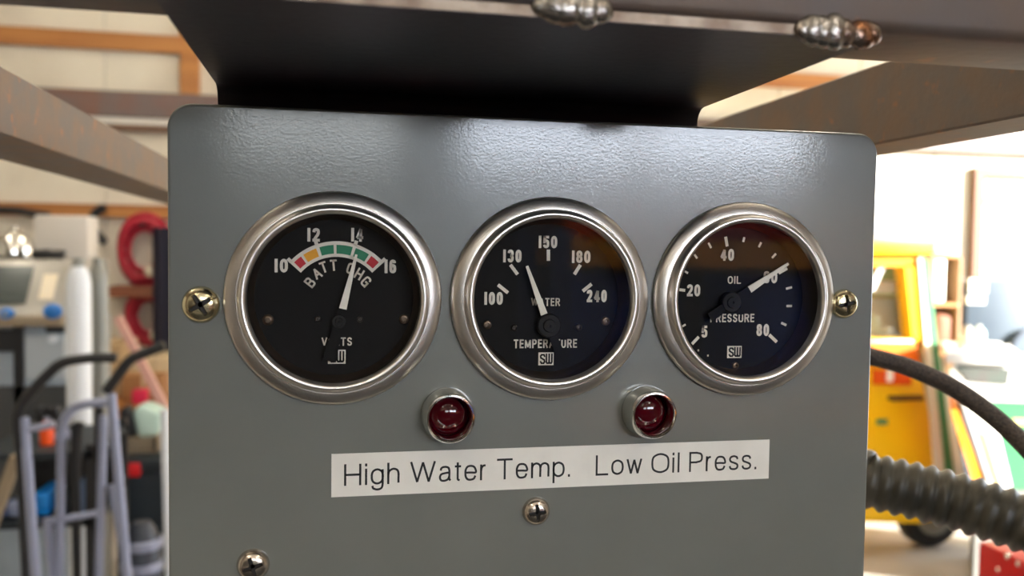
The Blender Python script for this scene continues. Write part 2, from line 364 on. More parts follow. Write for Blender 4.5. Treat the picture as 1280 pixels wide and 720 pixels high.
# wall behind the photographer with two strips of high daylight windows
wf = MB(); wins = [(-0.62, 0.28), (0.62, 2.75)]; z0, z1 = 0.365, 0.95
wf.box((XL, YF-.2, FLOOR), (XR, YF, z0))
xs = [XL] + [q for w in wins for q in w] + [XR]
for i in range(0, len(xs), 2): wf.box((xs[i], YF-.2, z0), (xs[i+1], YF, z1))
struct(wf.obj('wall_front', mat('dark_boards', (70, 60, 52), .7, 0, (48, 42, 38), 1.2)), 'workshop wall behind the photographer', 'wall')
M_frost = mat('daylight_pane', (226, 236, 250), .5, emit=PANE_EMIT); M_frost2 = mat('dim_daylight_pane', (206, 212, 214), .5, emit=PANE_EMIT*.55)  # second pane dimmed to weaken its mirrored patch in the panel
for i, (a, b) in enumerate(wins):
    w_ = thing('window_%d' % (i+2), 'high frosted daylight window strip', 'window', (a, YF, z0)); w_['kind'] = 'structure'
    k = max(1, round((b-a)/.9))
    for j in range(k):
        MB().box((a+(b-a)*j/k+.02, YF-.12, z0+.02), (a+(b-a)*(j+1)/k-.02, YF-.1, z1-.02)).obj('window_pane', M_frost if i else M_frost2, w_)
    fr = MB(); fr.box((a, YF-.14, z0), (b, YF-.02, z0+.03)); fr.box((a, YF-.14, z1-.03), (b, YF-.02, z1))
    for j in range(k+1): xx = a+(b-a)*j/k; fr.box((xx-.02, YF-.14, z0), (xx+.02, YF-.02, z1))
    fr.obj('window_frame', M_wall2, w_)
struct(MB().box((XL, YF-.2, z1), (XR, YF, CEIL)).obj('wall_front_upper', M_wall2), 'pale upper wall behind the photographer', 'wall')
tag(MB().box((-3.2, -3.4, FLOOR), (3.2, -.25, FLOOR+.012)).obj('bounce_cut_mat', mat('mat_black', (34, 33, 32), .8), bevel=.004), 'unseen black mat added on the floor to cut bounce light', 'mat')  # unseen black mat, added to darken floor reflections and cut warm bounce
# fluorescent fixtures on the ceiling
M_tube = mat('lamp_tube', (255, 248, 232), .4, emit=TUBE_EMIT); M_fix = mat('fixture_white', (220, 218, 212), .4)
for i, (fx, fy) in enumerate([(-1.4, -3.6), (1.2, -3.6), (-1.4, -2.1), (1.2, -2.1), (-1.6, 0.6), (1.4, 0.6), (-1.9, 3.0), (-0.4, 3.6), (1.2, 3.0)]):
    t = thing('ceiling_light', 'twin-tube fluorescent fixture hung below the workshop ceiling', 'ceiling light', (fx, fy, CEIL), 'ceiling fluorescent lights')
    FZ = CEIL-.45
    MB().prism([(fx-.03, FZ+.03), (fx-.03, FZ-.01), (fx+.03, FZ-.01), (fx+.03, FZ+.03)], fy-.62, fy+.62).obj('housing', M_fix, t)
    for s in (-1, 1):
        MB().cyl((fx+s*.055, fy-.6, FZ), (fx+s*.055, fy+.6, FZ), .019, n=10).obj('tube', M_tube, t)
        MB().cyl((fx, fy+s*.5, FZ+.02), (fx, fy+s*.5, CEIL), .006, n=6).obj('hanger', M_fix, t)
        MB().box((fx-.08, fy+s*.61-.012, FZ-.024), (fx+.08, fy+s*.61+.012, FZ+.024)).obj('end_cap', M_fix, t)

# ------------------------------------------------------------------ welded steel frame
FR = thing('welded_stand', 'rusty welded steel stand carrying the grey gauge panel', 'stand', (-.03, .4, FLOOR))
PZ = 0.0597                                           # underside of the bracket
BZ = PZ + 0.0022
MB().box((-.241, -.0815, BZ), (.40, -.0535, BZ+.05)).obj('front_beam', rust_mat('shaded_rusty_steel', (88, 80, 78), (96, 80, 70), (142, 92, 54), 40), FR, bevel=.0025, seg=3)  # beam steel darkened in colour to stand for its shaded front face
MB().box((-.241, -.053, PZ), (-.197, .95, .0875)).obj('side_beam', M_rust, FR, bevel=.002, seg=2)
rb = MB(); rb.box((.1545, -.053, PZ), (.1575, .95, .0925)); rb.box((.1575, -.053, PZ), (.181, .95, PZ+.003))
rb.obj('side_beam', M_rust, FR, bevel=.0008, seg=1)
MB().box((-.197, .92, PZ), (.1545, .95, .0875)).obj('rear_beam', M_rust, FR, bevel=.002)
for a, b in (((-.241, -.0815), (-.209, -.0535)), ((.36, -.0815), (.39, -.0535)), ((-.241, .92), (-.209, .95)), ((.1545, .92), (.181, .95))):
    top = BZ if b[1] < 0 else PZ
    MB().box((a[0], a[1], FLOOR), (b[0], b[1], top+.001)).obj('leg', M_rust, FR, bevel=.002)
# bent bracket plate: horizontal leg under the beam, vertical leg behind the panel
bx0, bx1 = -.0955, .0500
prof = [(-.0815, BZ), (-.0815, PZ), (.0060, PZ)] + [(.0060+.005*math.sin(a), PZ-.005+.005*math.cos(a)) for a in (.4, .8, 1.2)] + [(.011, PZ-.006), (.011, .030), (.0132, .030), (.0132, PZ-.006)] + \
       [(.006+.0072*math.sin(a), PZ-.005+.0072*math.cos(a)) for a in (1.2, .8, .4)] + [(.006, BZ)]
n = len(prof); bk = MB()
bk.add([(bx0, y, z) for y, z in prof] + [(bx1, y, z) for y, z in prof], [tuple(range(n)), tuple(range(2*n-1, n-1, -1))] + [((i+1) % n, i, n+i, n+(i+1) % n) for i in range(n)])
br_ = bk.obj('bracket_plate', M_plate, FR, smooth=30)
MB().box((bx0, -.0819, PZ+.0001), (bx1, -.0814, BZ)).obj('bracket_edge', M_edge, br_)
def weld(px0, px1, py, seed, hole=False):
    random.seed(seed); mb = MB(); k = 13
    a = at(px0, py[0], -.0825); b = at(px1, py[1], -.0825)
    for i in range(k):
        t = i/(k-1); p = a.lerp(b, t)
        r = (.0016 if hole and i in (8, 9) else .0029*random.uniform(.85, 1.12))*(1-.3*(abs(t-.5)*2)**6)
        mb.ball((p.x, -.0822, p.z+random.uniform(-.0003, .0003)), (.0030, r*.6, r*1.12*random.uniform(.92, 1.1)), 14, 10, .03)
    return mb.obj('weld_bead', M_weld, FR, smooth=80)
weld(683, 750, (8, 12), 3)
weld(1010, 1088, (38, 42), 5, True)
random.seed(11)

# ------------------------------------------------------------------ grey instrument panel
PXL, PXR, PZT, PZB = -.1072, .1069, .0528, -.150
GX = (-.0626, 0.0, .0619); HOLE = .0258
IND = [at(559.5, 517.5, 0), at(807.5, 513.5, 0)]
cu = bpy.data.curves.new('panel', 'CURVE'); cu.dimensions = '2D'; cu.fill_mode = 'BOTH'
def spl(pts):
    s = cu.splines.new('POLY'); s.points.add(len(pts)-1); s.use_cyclic_u = True
    for p, q in zip(s.points, pts): p.co = (q[0], q[1], 0, 1)
R_ = .0068; e = .0008
def corner(cx, cz, a0): return [(cx+(R_-e)*math.cos(a0+PI/2*i/10), cz+(R_-e)*math.sin(a0+PI/2*i/10)) for i in range(11)]
spl(corner(PXR-R_, PZT-R_, 0) + corner(PXL+R_, PZT-R_, PI/2) + corner(PXL+R_, PZB+R_, PI) + corner(PXR-R_, PZB+R_, 1.5*PI))
for gx in GX: spl([(gx+HOLE*math.cos(2*PI*i/48), HOLE*math.sin(2*PI*i/48)) for i in range(48)])
for p in IND: spl([(p.x+.0062*math.cos(2*PI*i/32), p.z+.0062*math.sin(2*PI*i/32)) for i in range(32)])
cu.extrude = .0002; cu.bevel_depth = e; cu.bevel_resolution = 3
to = bpy.data.objects.new('panel', cu); C.objects.link(to)
dg = bpy.context.evaluated_depsgraph_get(); me = bpy.data.meshes.new_from_object(to.evaluated_get(dg)); bpy.data.objects.remove(to)
pv = MB(); pv.add([(v.co.x, (.0010-v.co.z), v.co.y) for v in me.vertices], [tuple(p.vertices) for p in me.polygons])
PANEL = thing('gauge_panel', 'grey painted sheet-metal instrument panel with rounded corners', 'instrument panel', (0, 0, PZB))
fp = pv.obj('face_plate', M_panel, PANEL, smooth=3)
bm = bmesh.new(); bm.from_mesh(fp.data)               # slight forward bow towards the top edge, added to carry the window reflection there
for i in range(14): bmesh.ops.bisect_plane(bm, geom=bm.verts[:]+bm.edges[:]+bm.faces[:], plane_co=(0, 0, .0252+.002*i), plane_no=(0, 0, 1))
for v_ in bm.verts:
    if v_.co.z > .025: v_.co.y -= .55*(v_.co.z-.025)**2
bm.to_mesh(fp.data); bm.free()
fl = MB()
fl.box((PXL+.0006, .0014, PZB+.006), (PXL+.0022, .009, PZT-.007)); fl.box((PXR-.0022, .0014, PZB+.006), (PXR-.0006, .028, PZT-.007)); fl.box((PXL+.007, .0014, PZT-.0022), (PXR-.007, .0112, PZT-.0006))
fl.obj('return_flange', M_panel, PANEL)

# ------------------------------------------------------------------ gauges
YD, YP, YN = .0040, .0037, .0016
def dp(px, py, Y=YP):
    p = at(px, py, Y); return (p.x, p.z)
def wpx(px, py, w): return (at(px+w/2, py, YP)-at(px-w/2, py, YP)).length
def hpx(px, py, h): return (at(px, py+h/2, YP)-at(px, py-h/2, YP)).length
BEZ = [(25.7, -0.4), (29.4, -0.2), (30.0, 0.2), (30.05, 1.2), (29.85, 1.8), (29.3, 2.25), (28.2, 2.7), (27.2, 3.05), (26.75, 3.12), (26.6, 2.75), (26.45, 2.75), (26.35, 3.3), (26.2, 4.2), (25.95, 4.95),
       (25.5, 5.6), (24.95, 5.95), (24.4, 5.9), (23.95, 5.55), (23.68, 5.0), (23.6, 4.3), (23.6, 3.0)]
def gauge(name, label, gx):
    g = thing(name, label, 'gauge', (gx, 0, 0), 'round instrument gauges on the panel')
    MB().lathe([(r/1000, h/1000) for r, h in BEZ], (gx, 0, 0), 96).obj('bezel', M_bezel, g, smooth=42)
    MB().lathe([(.0252, -.0005), (.0252, -.034), (.0235, -.036), (.0005, -.036)], (gx, 0, 0), 48).obj('housing', M_dark, g)
    MB().lathe([(.0237, .0034), (.0235, -.0018), (.0226, -.0030), (.0223, -YD+.0002)], (gx, 0, 0), 64).obj('dial_well', M_well, g)
    MB().lathe([(.0237, .0036), (.0237, .0043), (.0002, .0043)], (gx, 0, 0), 64).obj('glass', M_glass, g, smooth=20)
    d = MB().lathe([(.0236, -YD-.0003), (.0236, -YD), (.0001, -YD)], (gx, 0, 0), 64).obj('dial', M_dial, g, smooth=20)
    return g, d
def num(s, px, py, w, h, d, rot=0, t=.21, name='numeral'):
    x, z = dp(px, py)
    return text(s, x, z, wpx(px, py, w), hpx(px, py, h), YP, name, M_white, d, rot, t)
def tick(p, q, wpix, d):
    return bar2(dp(*p), dp(*q), wpx(*p, wpix), YP, 'tick_mark', M_white, d)
def logo(px, py, w, h, d):
    x, z = dp(px, py); W_, H_ = wpx(px, py, w), hpx(px, py, h)
    o = MB().add([(x-W_/2, YP, z-H_/2), (x+W_/2, YP, z-H_/2), (x+W_/2, YP, z+H_/2), (x-W_/2, YP, z+H_/2)], [(0, 1, 2, 3)]).obj('logo_plate', M_white, d)
    # S and W drawn as strokes in the manner of the photographed emblem
    mb = MB(); Y2 = YP-.00012; t = W_*.105
    def st(pts):
        for a, b in zip(pts, pts[1:]):
            a = Vector((x+a[0]*W_, z+a[1]*H_)); b = Vector((x+b[0]*W_, z+b[1]*H_)); dd = (b-a).normalized(); nn = Vector((-dd.y, dd.x))*t/2; a = a-dd*t*.4; b = b+dd*t*.4
            mb.add([(p.x, Y2, p.y) for p in (a+nn, a-nn, b-nn, b+nn)], [(0, 1, 2, 3)])
    st([(-.10, .20), (-.14, .32), (-.30, .32), (-.36, .22), (-.34, .08), (-.12, -.08), (-.10, -.24), (-.16, -.34), (-.30, -.34), (-.36, -.22)])
    for x0_ in (.02, .20): st([(x0_, .36), (x0_, -.24), (x0_+.05, -.34), (x0_+.14, -.34), (x0_+.18, -.24), (x0_+.18, .36)])
    mb.obj('emblem_lettering', M_dial, d, smooth=0)
def needle(g, piv, base, tip, wb, wt, tail, tw, hub_r):
    p0 = dp(*base, YN); p1 = dp(*tip, YN); pv_ = dp(*piv, YN); a = Vector(p0); b = Vector(p1); c = Vector(pv_)
    def wedge(a, b, w0, w1, y0, y1):
        d = (b-a).normalized(); nn = Vector((-d.y, d.x)); P = [a+nn*w0/2, a-nn*w0/2, b-nn*w1/2, b+nn*w1/2]
        return MB().add([(p.x, y0, p.y) for p in P] + [(p.x, y1, p.y) for p in P], [(0, 1, 2, 3), (7, 6, 5, 4), (1, 0, 4, 5), (2, 1, 5, 6), (3, 2, 6, 7), (0, 3, 7, 4)])
    nd = wedge(a, b, wpx(*base, wb), wpx(*tip, wt), YN-.0004, YN).obj('needle', M_needle, g)
    d = (c-b).normalized()
    tl = wedge(a, c+d*hpx(*piv, tail), wpx(*base, wb), wpx(*piv, tw), YN-.0003, YN+.0001).obj('needle_tail', M_dial, nd)
    r = hpx(*piv, hub_r)
    MB().lathe([(r, -YN-.0016), (r, -YN+.0002), (r*.9, -YN+.0005), (r*.55, -YN+.0005), (r*.5, -YN+.0011), (r*.12, -YN+.0011), (r*.08, -YN+.0006), (.00002, -YN+.0006)], (c.x, 0, c.y), 32).obj('hub', mat('hub_black', (15, 13, 12), .6, spec=.25), g)
def dscrew(px, py, r, g, m=None):
    x, z = dp(px, py); r = hpx(px, py, r)
    MB().lathe([(r, -YD), (r, -YD+.0005), (r*.8, -YD+.0008), (r*.45, -YD+.0009), (r*.4, -YD+.0004), (.00002, -YD+.0004)], (x, 0, z), 20).obj('dial_screw', m or mat('dial_screw_brown', (96, 80, 66), .3, .7), g)

# voltmeter
g, d = gauge('voltmeter_gauge', 'round voltmeter with coloured battery charge arc, beside the brass screw', GX[0])
ac = (420.6, 381.0); RO, RI = 79.5, 60.0
def arc_pt(a, R): return dp(ac[0]+R*math.sin(math.radians(a)), ac[1]-R*math.cos(math.radians(a)))
def arc_band(a0, a1, r0, r1, m, name, Y):
    k = max(2, int(abs(a1-a0)/3)+1); A = [a0+(a1-a0)*i/k for i in range(k+1)]
    v = [(p[0], Y, p[1]) for a in A for p in (arc_pt(a, r0), arc_pt(a, r1))]
    return MB().add(v, [(2*i, 2*i+1, 2*i+3, 2*i+2) for i in range(k)]).obj(name, m, d, smooth=0)
arc_band(-48, 48, RI, RO, M_white, 'scale_arc', YP)
for a0, a1, m in ((-45, -36.3, M_red), (-33.7, -19.8, M_yel), (-16.6, -2.8, M_grn), (0, 15.8, M_grn), (18.8, 32.8, M_grn), (35.4, 45, M_red)):
    arc_band(a0, a1, RI+4, RO-4.5, m, 'colour_band', YP-.0001)
for a in (-46.5, -18.2, 17.4, 46.5): bar2(arc_pt(a, RO-2), arc_pt(a, RO+4.5), wpx(424, 300, 4.5), YP, 'tick_mark', M_white, d)
num('10', 351.5, 332, 16.5, 17, d); num('12', 392, 293.5, 15.5, 17, d); num('14', 446.5, 293.5, 15, 17, d); num('16', 488, 333, 14.5, 17, d)
for ch, px, py, rot, w in (('B', 387.5, 353, 52, 9), ('A', 396, 341.5, 33, 9.5), ('T', 404.5, 334, 20, 8.5), ('T', 417, 331.5, 5, 8.5), ('C', 438, 335.5, -17, 8.5), ('H', 449, 342.5, -30, 9), ('G', 457.5, 352, -45, 9)):
    num(ch, px, py, w, 14, d, math.radians(rot), .17, 'lettering')
num('VOLTS', 421, 427, 38, 10.5, d, t=.17, name='lettering'); logo(421, 446, 22, 17.5, d)
needle(g, (424, 402), (428.5, 386), (445.5, 318), 9.5, 3.0, 50, 17, 9)
dscrew(335, 400, 7, g); dscrew(505, 399, 6, g); dscrew(397, 399, 4, g, mat('rivet_dark', (48, 42, 38), .35, .6)); dscrew(450, 399, 4, g, MATS['rivet_dark'])

# water temperature
g, d = gauge('temperature_gauge', 'round water temperature gauge reading about 140, in the middle of the three', GX[1])
num('100', 617, 373, 23, 16, d); num('130', 640.5, 320, 23, 16, d); num('150', 685, 302.5, 23, 15.5, d); num('180', 726.5, 321, 23, 15.5, d); num('240', 746, 370, 25, 15.5, d)
for p, q in (((622.5, 356), (635, 366)), ((638, 331), (647, 343)), ((685.5, 312), (685.5, 326)), ((725.5, 331), (718, 343)), ((739.5, 355), (728.5, 364))): tick(p, q, 4.2, d)
num('WATER', 682, 377.5, 36, 10, d, t=.17, name='lettering'); num('TEMPERATURE', 682, 429.5, 79, 11, d, t=.17, name='lettering'); logo(682.5, 448.5, 19, 16, d)
needle(g, (686.5, 407), (680, 393), (658.5, 332.5), 8.5, 3.2, 34, 11, 15)
dscrew(609, 406, 5.5, g); dscrew(757, 401.5, 5.5, g); dscrew(643, 410, 4, g, MATS['rivet_dark']); dscrew(723, 409, 4.5, g, MATS['rivet_dark'])

# oil pressure
g, d = gauge('pressure_gauge', 'round oil pressure gauge with needle past 60, next to the panel edge screw', GX[2])
for s, px, py, w in (('5', 880.5, 414.5, 7.5), ('20', 867, 363, 16.5), ('40', 909, 318.5, 17), ('60', 963, 346.5, 17), ('80', 953.5, 412.5, 15.5)): num(s, px, py, w, 15, d)
for p, q, w in (((907, 296), (909, 308), 3.6), ((849, 362), (856.5, 363), 3.4), ((984, 335.5), (973.5, 341.5), 3.2), ((971, 427.5), (961.5, 418.5), 3.8), ((865, 430), (873.5, 421), 3.6),
                ((885.5, 303.5), (889, 310), 2.6), ((930.5, 296.5), (929, 302.5), 2.6), ((951.5, 303), (948.5, 309), 2.6), ((970, 317), (965, 322.5), 2.6), ((990, 359), (982.5, 361), 2.6),
                ((990, 382.5), (983, 382.5), 2.6), ((983, 406.5), (976.5, 403.5), 2.8), ((868, 318), (871.5, 323), 2.6), ((856, 339), (860, 341.5), 2.4), ((853, 408), (857, 405.5), 2.4)): tick(p, q, w, d)
for p in ((884, 444.5), (872, 438)): tick(p, (p[0]+1.8, p[1]), 2.2, d)
num('OIL', 918, 350, 16.5, 9.5, d, t=.17, name='lettering'); num('PRESSURE', 915.5, 397.5, 55, 10.5, d, t=.17, name='lettering'); logo(918, 440, 18, 15, d)
needle(g, (914.5, 378), (936.5, 362), (985, 329.5), 8.0, 2.8, 34, 11, 13)
dscrew(919, 457, 4.5, g)

# ------------------------------------------------------------------ indicator lamps
for p, side in zip(IND, ('above the words High Water', 'above the words Low Oil')):
    t = thing('indicator_lamp', 'chrome-ringed dark red warning lamp ' + side, 'indicator light', (p.x, 0, p.z), 'warning lamps under the gauges')
    MB().lathe([(r/1000, h/1000) for r, h in [(6.0, -.6), (7.6, -.2), (7.95, 0.2), (7.95, 1.6), (7.75, 3.6), (7.4, 5.8), (7.1, 7.0), (6.75, 7.55), (6.35, 7.6), (6.05, 7.2), (5.9, 6.2), (5.8, 1.5)]], (p.x, 0, p.z), 64).obj('ring', M_chrome, t, smooth=50)
    MB().lathe([(.0059, .0008)] + [(.0058*math.cos(a), .0008+.0034*math.sin(a)) for a in [i*PI/2/10 for i in range(10)]] + [(.00002, .0042)], (p.x, 0, p.z), 40).obj('lens', M_lens, t, smooth=60)
    MB().lathe([(.0055, -.0003), (.0055, -.02), (.00002, -.02)], (p.x, 0, p.z), 24).obj('socket', M_dark, t)

# ------------------------------------------------------------------ phillips screws
def screw(name, label, px, py, R, H, m, ang, slot=False):
    p = at(px, py, -.0012); nr, na = 22, 64; v = []; ca, sa = math.cos(ang), math.sin(ang)
    for i in range(nr+1):
        r = R*i/nr
        for k in range(na):
            a = 2*PI*k/na; x_, z_ = r*math.cos(a), r*math.sin(a)
            h = H*(1-(r/R)**3.2)**.55 if r < R else 0
            u_, w_ = x_*ca+z_*sa, -x_*sa+z_*ca; L = R*.60; tw = R*.15*(1-.4*min(1, r/L))
            if (abs(u_) < tw and abs(w_) < L) or (abs(w_) < tw and abs(u_) < L) or r < R*.2: h -= H*.66*(1-.25*(r/L)**2) if r < L else 0
            if slot and abs(w_) < R*.075 and u_ > R*.3: h -= H*.25
            v.append((p.x+x_, -.0002-max(h, 0), p.z+z_))
    f = [(i*na+k, i*na+(k+1) % na, (i+1)*na+(k+1) % na, (i+1)*na+k) for i in range(nr) for k in range(na)]
    t = thing(name, label, 'screw', (p.x, 0, p.z), 'cross-head screws in the panel')
    MB().add(v, f).lathe([(R, .0002), (R*.98, -.0004)], (p.x, 0, p.z), na).obj('head', m, t, smooth=48)
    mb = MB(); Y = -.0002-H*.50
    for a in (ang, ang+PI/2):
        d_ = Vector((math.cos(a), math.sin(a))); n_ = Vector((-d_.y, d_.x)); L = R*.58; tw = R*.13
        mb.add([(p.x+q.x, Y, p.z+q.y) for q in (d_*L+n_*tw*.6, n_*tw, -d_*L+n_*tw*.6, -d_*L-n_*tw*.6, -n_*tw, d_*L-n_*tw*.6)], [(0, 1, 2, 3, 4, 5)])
    mb.obj('recess_shade', M_dark, t, smooth=0)  # flat dark cross puts the shade of the recess into colour
    MB().cyl((p.x, .0, p.z), (p.x, .009, p.z), R*.45, n=16).obj('shank', m, t)
screw('panel_screw', 'worn brass-coloured cross-head screw beside the voltmeter', 250.5, 381, .0051, .0026, M_brass, .55, True)
screw('panel_screw', 'cross-head screw beside the oil pressure gauge', 1057, 380, .0047, .0024, M_brass, .2)
screw('panel_screw', 'round cross-head screw below the white label tape', 671, 640, .0042, .0026, M_steel, .12)
screw('panel_screw', 'cross-head screw low on the panel, under the voltmeter', 316, 707.5, .0045, .0026, M_steel, .3)

# ------------------------------------------------------------------ label tapes
def tape(name, label, x0, x1, s, tx0, tx1, base, cap, Y):
    t = thing(name, label, 'label', ((x0+x1)/2, 0, -.0568))
    MB().box((x0, Y-.00015, -.0567), (x1, .0001, -.0443)).obj('tape', M_tape, t)
    wd = {'H': .74, 'W': 1.12, 'T': .72, 'O': .86, 'L': .60, 'P': .68, ' ': .17}; v, f, L = lettering(s, .10, .15, wd); v, f, L = lettering(s, .10, .15, wd, (tx1-tx0)/cap/L)
    MB().add([(tx0+q[0]/L*(tx1-tx0), Y-.00022, base+q[1]*cap) for q in v], f).obj('lettering', M_ink, t, smooth=0)
ta, tb = at(430, 607, 0), at(712.5, 596, 0); tc_, td = at(744, 593.5, 0), at(945, 587, 0)
cap = at(430, 580, 0).z - ta.z
seam = at(737, 580, 0).x
tape('label_tape', 'white tape label reading High Water Temp.', -.0634, seam, 'High Water Temp.', ta.x, tb.x, ta.z, cap, -.0001)
tape('label_tape', 'white tape label reading Low Oil Press.', seam-.0004, .0718, 'Low Oil Press.', tc_.x, td.x, tc_.z-.0002, cap, -.00016)

# ------------------------------------------------------------------ hoses beside the panel
path = smooth_path([(.015, .12, -.42), (.025, .122, -.22), (.05, .12, -.115), at(1020, 588, .116), at(1090, 602, .106), at(1185, 624, .088), at(1280, 654, .068), at(1350, 681, .052), at(1420, 716, .036), (.40, .02, -.26), (.45, .02, -.50), (.47, .02, -.9), (.47, .02, -1.42)], 24)
path = resample(path, .00104); mb = MB(); rs = []
for i in range(len(path)): rs.append((.0129, .0133, .0130, .0121, .0113, .0119)[i % 6])
mb.tube(path, rs, 20)
tag(mb.obj('corrugated_hose', M_hose, smooth=70), 'thick black corrugated hose coming from behind the panel', 'hose')
path = smooth_path([(.03, .14, -.25), (.035, .135, -.12), (.05, .13, -.06), at(1020, 430, .122), at(1090, 446, .112), at(1135, 459, .104), at(1190, 484, .092), at(1240, 519, .078), at(1284, 560, .062), at(1340, 625, .038), at(1400, 720, .008), (.265, -.01, -.25), (.285, -.03, -.45), (.29, -.03, -.9), (.29, -.03, -1.42)], 16)
tag(MB().tube(path, .0041, 18).obj('braided_hose', M_braid, smooth=70), 'thin brown braided hose arching above the corrugated hose', 'hose')

# ------------------------------------------------------------------ background helpers
def pr(px0, py0, px1, py1, Y, dep):       # box from a pixel rectangle on the plane y = Y, running back by dep
    a = at(px0, py1, Y); b = at(px1, py0, Y); return (a.x, Y, a.z), (b.x, Y+dep, b.z)
def pbox(name, label, cat, px0, py0, px1, py1, Y, dep, m, bevel=.006, floor=False, group=None):
    a, b = pr(px0, py0, px1, py1, Y, dep)
    if floor: a = (a[0], a[1], FLOOR)
    return tag(MB().box(a, b).obj(name, m, bevel=bevel), label, cat, group)
def ppoly(pts, Y): return [(at(px, py, Y).x, at(px, py, Y).z) for px, py in pts]


# ------------------------------------------------------------------ left background
M_blue = mat('blue_plastic', (36, 120, 205), .35); M_blk = mat('black_rubber', (22, 22, 26), .5); M_tubegrey = mat('grey_tube', (146, 152, 176), .35, .3)
M_mach = mat('machine_grey', (176, 171, 162), .32, .3, (160, 156, 150), 3); M_mach2 = mat('machine_blue_grey', (158, 170, 182), .45, .1, (138, 148, 160), 4)
M_card = mat('cardboard', (186, 158, 120), .8, 0, (170, 140, 102), 5); M_tarp = mat('dark_teal', (26, 36, 44), .6); M_navy = mat('navy_cloth', (28, 28, 48), .8)
M_hosered = mat('red_hose', (176, 28, 52), .4); M_whitegl = mat('white_gloss', (232, 236, 242), .2); M_gasgrey = mat('cylinder_grey', (138, 138, 132), .35, .3)
# machine cabinet
a = at(-60, 407, 3.0); b = at(82, 396, 3.0); T = at(0, 325, 3.1)
mc = thing('machine_cabinet', 'grey machine cabinet with sloping hood and blue knobs, beside the white gas cylinder', 'machine', (a.x, 3.0, FLOOR))
MB().box((a.x, 3.0, FLOOR), (b.x, 3.62, a.z)).obj('body', M_mach2, mc, bevel=.01)
MB().add([(a.x, 3.02, b.z), (b.x, 3.02, b.z), (b.x, 3.6, b.z), (a.x, 3.6, b.z), (a.x, 3.16, T.z), (b.x+.0, 3.16, T.z), (b.x, 3.6, T.z), (a.x, 3.6, T.z)], [(0, 1, 2, 3), (4, 5, 6, 7), (0, 1, 5, 4), (1, 2, 6, 5), (2, 3, 7, 6), (3, 0, 4, 7)]).obj('hood', M_mach, mc, bevel=.008)
MB().box((a.x, 2.95, a.z), (b.x, 3.1, b.z+.004)).obj('ledge', mat('ledge_tan', (150, 134, 112), .5), mc, bevel=.005)
def slant(px0, py0, px1, py1):                     # a plate lying on the sloping hood
    k = .14/(T.z-b.z); q = []
    for px, py in ((px0, py1), (px1, py1), (px1, py0), (px0, py0)):
        p = at(px, py, 3.06); q.append((p.x, 3.02+(p.z-b.z)*k-.006, p.z))
    return MB().add(q + [(x_, y_+.02, z_) for x_, y_, z_ in q], [(0, 1, 2, 3), (7, 6, 5, 4), (0, 4, 5, 1), (1, 5, 6, 2), (2, 6, 7, 3), (3, 7, 4, 0)])
slant(-45, 333, 33, 380).obj('hood_window', mat('dark_glass', (66, 74, 72), .15), mc)
slant(48, 343, 66, 374).obj('plate', mat('hood_reflection', (236, 222, 196), .3), mc)  # pale slab put in place of a light reflection on the hood
for px, py, r in ((10, 392, .024), (67, 389, .031)):
    p = at(px, py, 2.97); kn = MB().ball((p.x, 2.96, p.z), (r, r*.8, r*.9), 14, 9).obj('knob', M_blue, mc, smooth=80)
    MB().cyl((p.x, 2.94, p.z), (p.x, 3.06, p.z), .009).obj('stem', M_mach2, kn)
for q in ((57, 408, 80, 416), (-40, 412, 16, 440)): MB().box(*pr(*q, 2.985, .03)).obj('slot_cover', M_blk, mc)
MB().box(*pr(18, 408, 28, 560, 2.985, .03)).obj('hinge_strip', M_blk, mc)
MB().box(*pr(32, 420, 80, 474, 2.99, .03)).obj('door', mat('door_grey', (178, 186, 194), .4), mc)
p = at(66, 424, 2.98); MB().cyl((p.x, 2.975, p.z), (p.x, 3.0, p.z), .014, n=14).obj('button', M_whitegl, mc)
MB().box(*pr(-60, 482, 82, 640, 2.985, .03)).obj('lower_panel', mat('lower_panel_grey', (60, 62, 64), .6), mc)  # lower part of the cabinet in a darker grey
for px, m, nm, lb, Y, r in ((98, M_whitegl, 'gas_cylinder', 'tall white gas cylinder beside the machine cabinet', 2.9, .040), (123, M_gasgrey, 'gas_cylinder', 'tall grey gas cylinder behind the white one', 3.1, .034)):
    p = at(px, 322, Y); t = thing(nm, lb, 'gas cylinder', (p.x, Y, FLOOR), 'gas cylinders by the machine')
    hgt = p.z-FLOOR
    MB().lathe([(.001, 0), (r*.95, 0), (r, .02), (r, hgt-.09), (r*.9, hgt-.055), (r*.6, hgt-.03), (r*.5, hgt-.03)], (p.x, Y, FLOOR), 28, 'z').obj('body', m, t)
    MB().lathe([(r*.5, hgt-.035), (r*.5, hgt-.004), (r*.35, hgt), (.001, hgt)], (p.x, Y, FLOOR), 20, 'z').obj('cap', M_gasgrey, t)
# things on top of the machine
p = at(12, 318, 3.3); kt = thing('steel_kettle', 'shiny round steel pot on top of the machine cabinet', 'pot', (p.x, 3.35, T.z), None)
MB().lathe([(.001, 0), (.055, 0), (.07, .012), (.072, .05), (.06, .075)], (p.x, 3.35, T.z), 24, 'z').obj('bowl', M_chrome, kt)
MB().lathe([(.062, .074), (.05, .09), (.02, .1), (.012, .11), (.016, .125), (.001, .13)], (p.x, 3.35, T.z), 24, 'z').obj('lid', M_chrome, kt)
q0, q1 = pr(40, 270, 113, 306, 3.45, .05)
wbx = thing('white_case', 'off-white flat case lying on top of the machine cabinet', 'case', ((q0[0]+q1[0])/2, 3.47, T.z))
MB().box((at(42, 290, 3.42).x, 3.42, T.z), (at(110, 290, 3.42).x, 3.58, q1[2])).obj('case_body', mat('case_white', (206, 198, 188), .5), wbx, bevel=.01)
MB().box((at(50, 290, 3.42).x, 3.405, T.z+.02), (at(82, 290, 3.42).x, 3.425, T.z+.035)).obj('latch', M_blk, wbx)
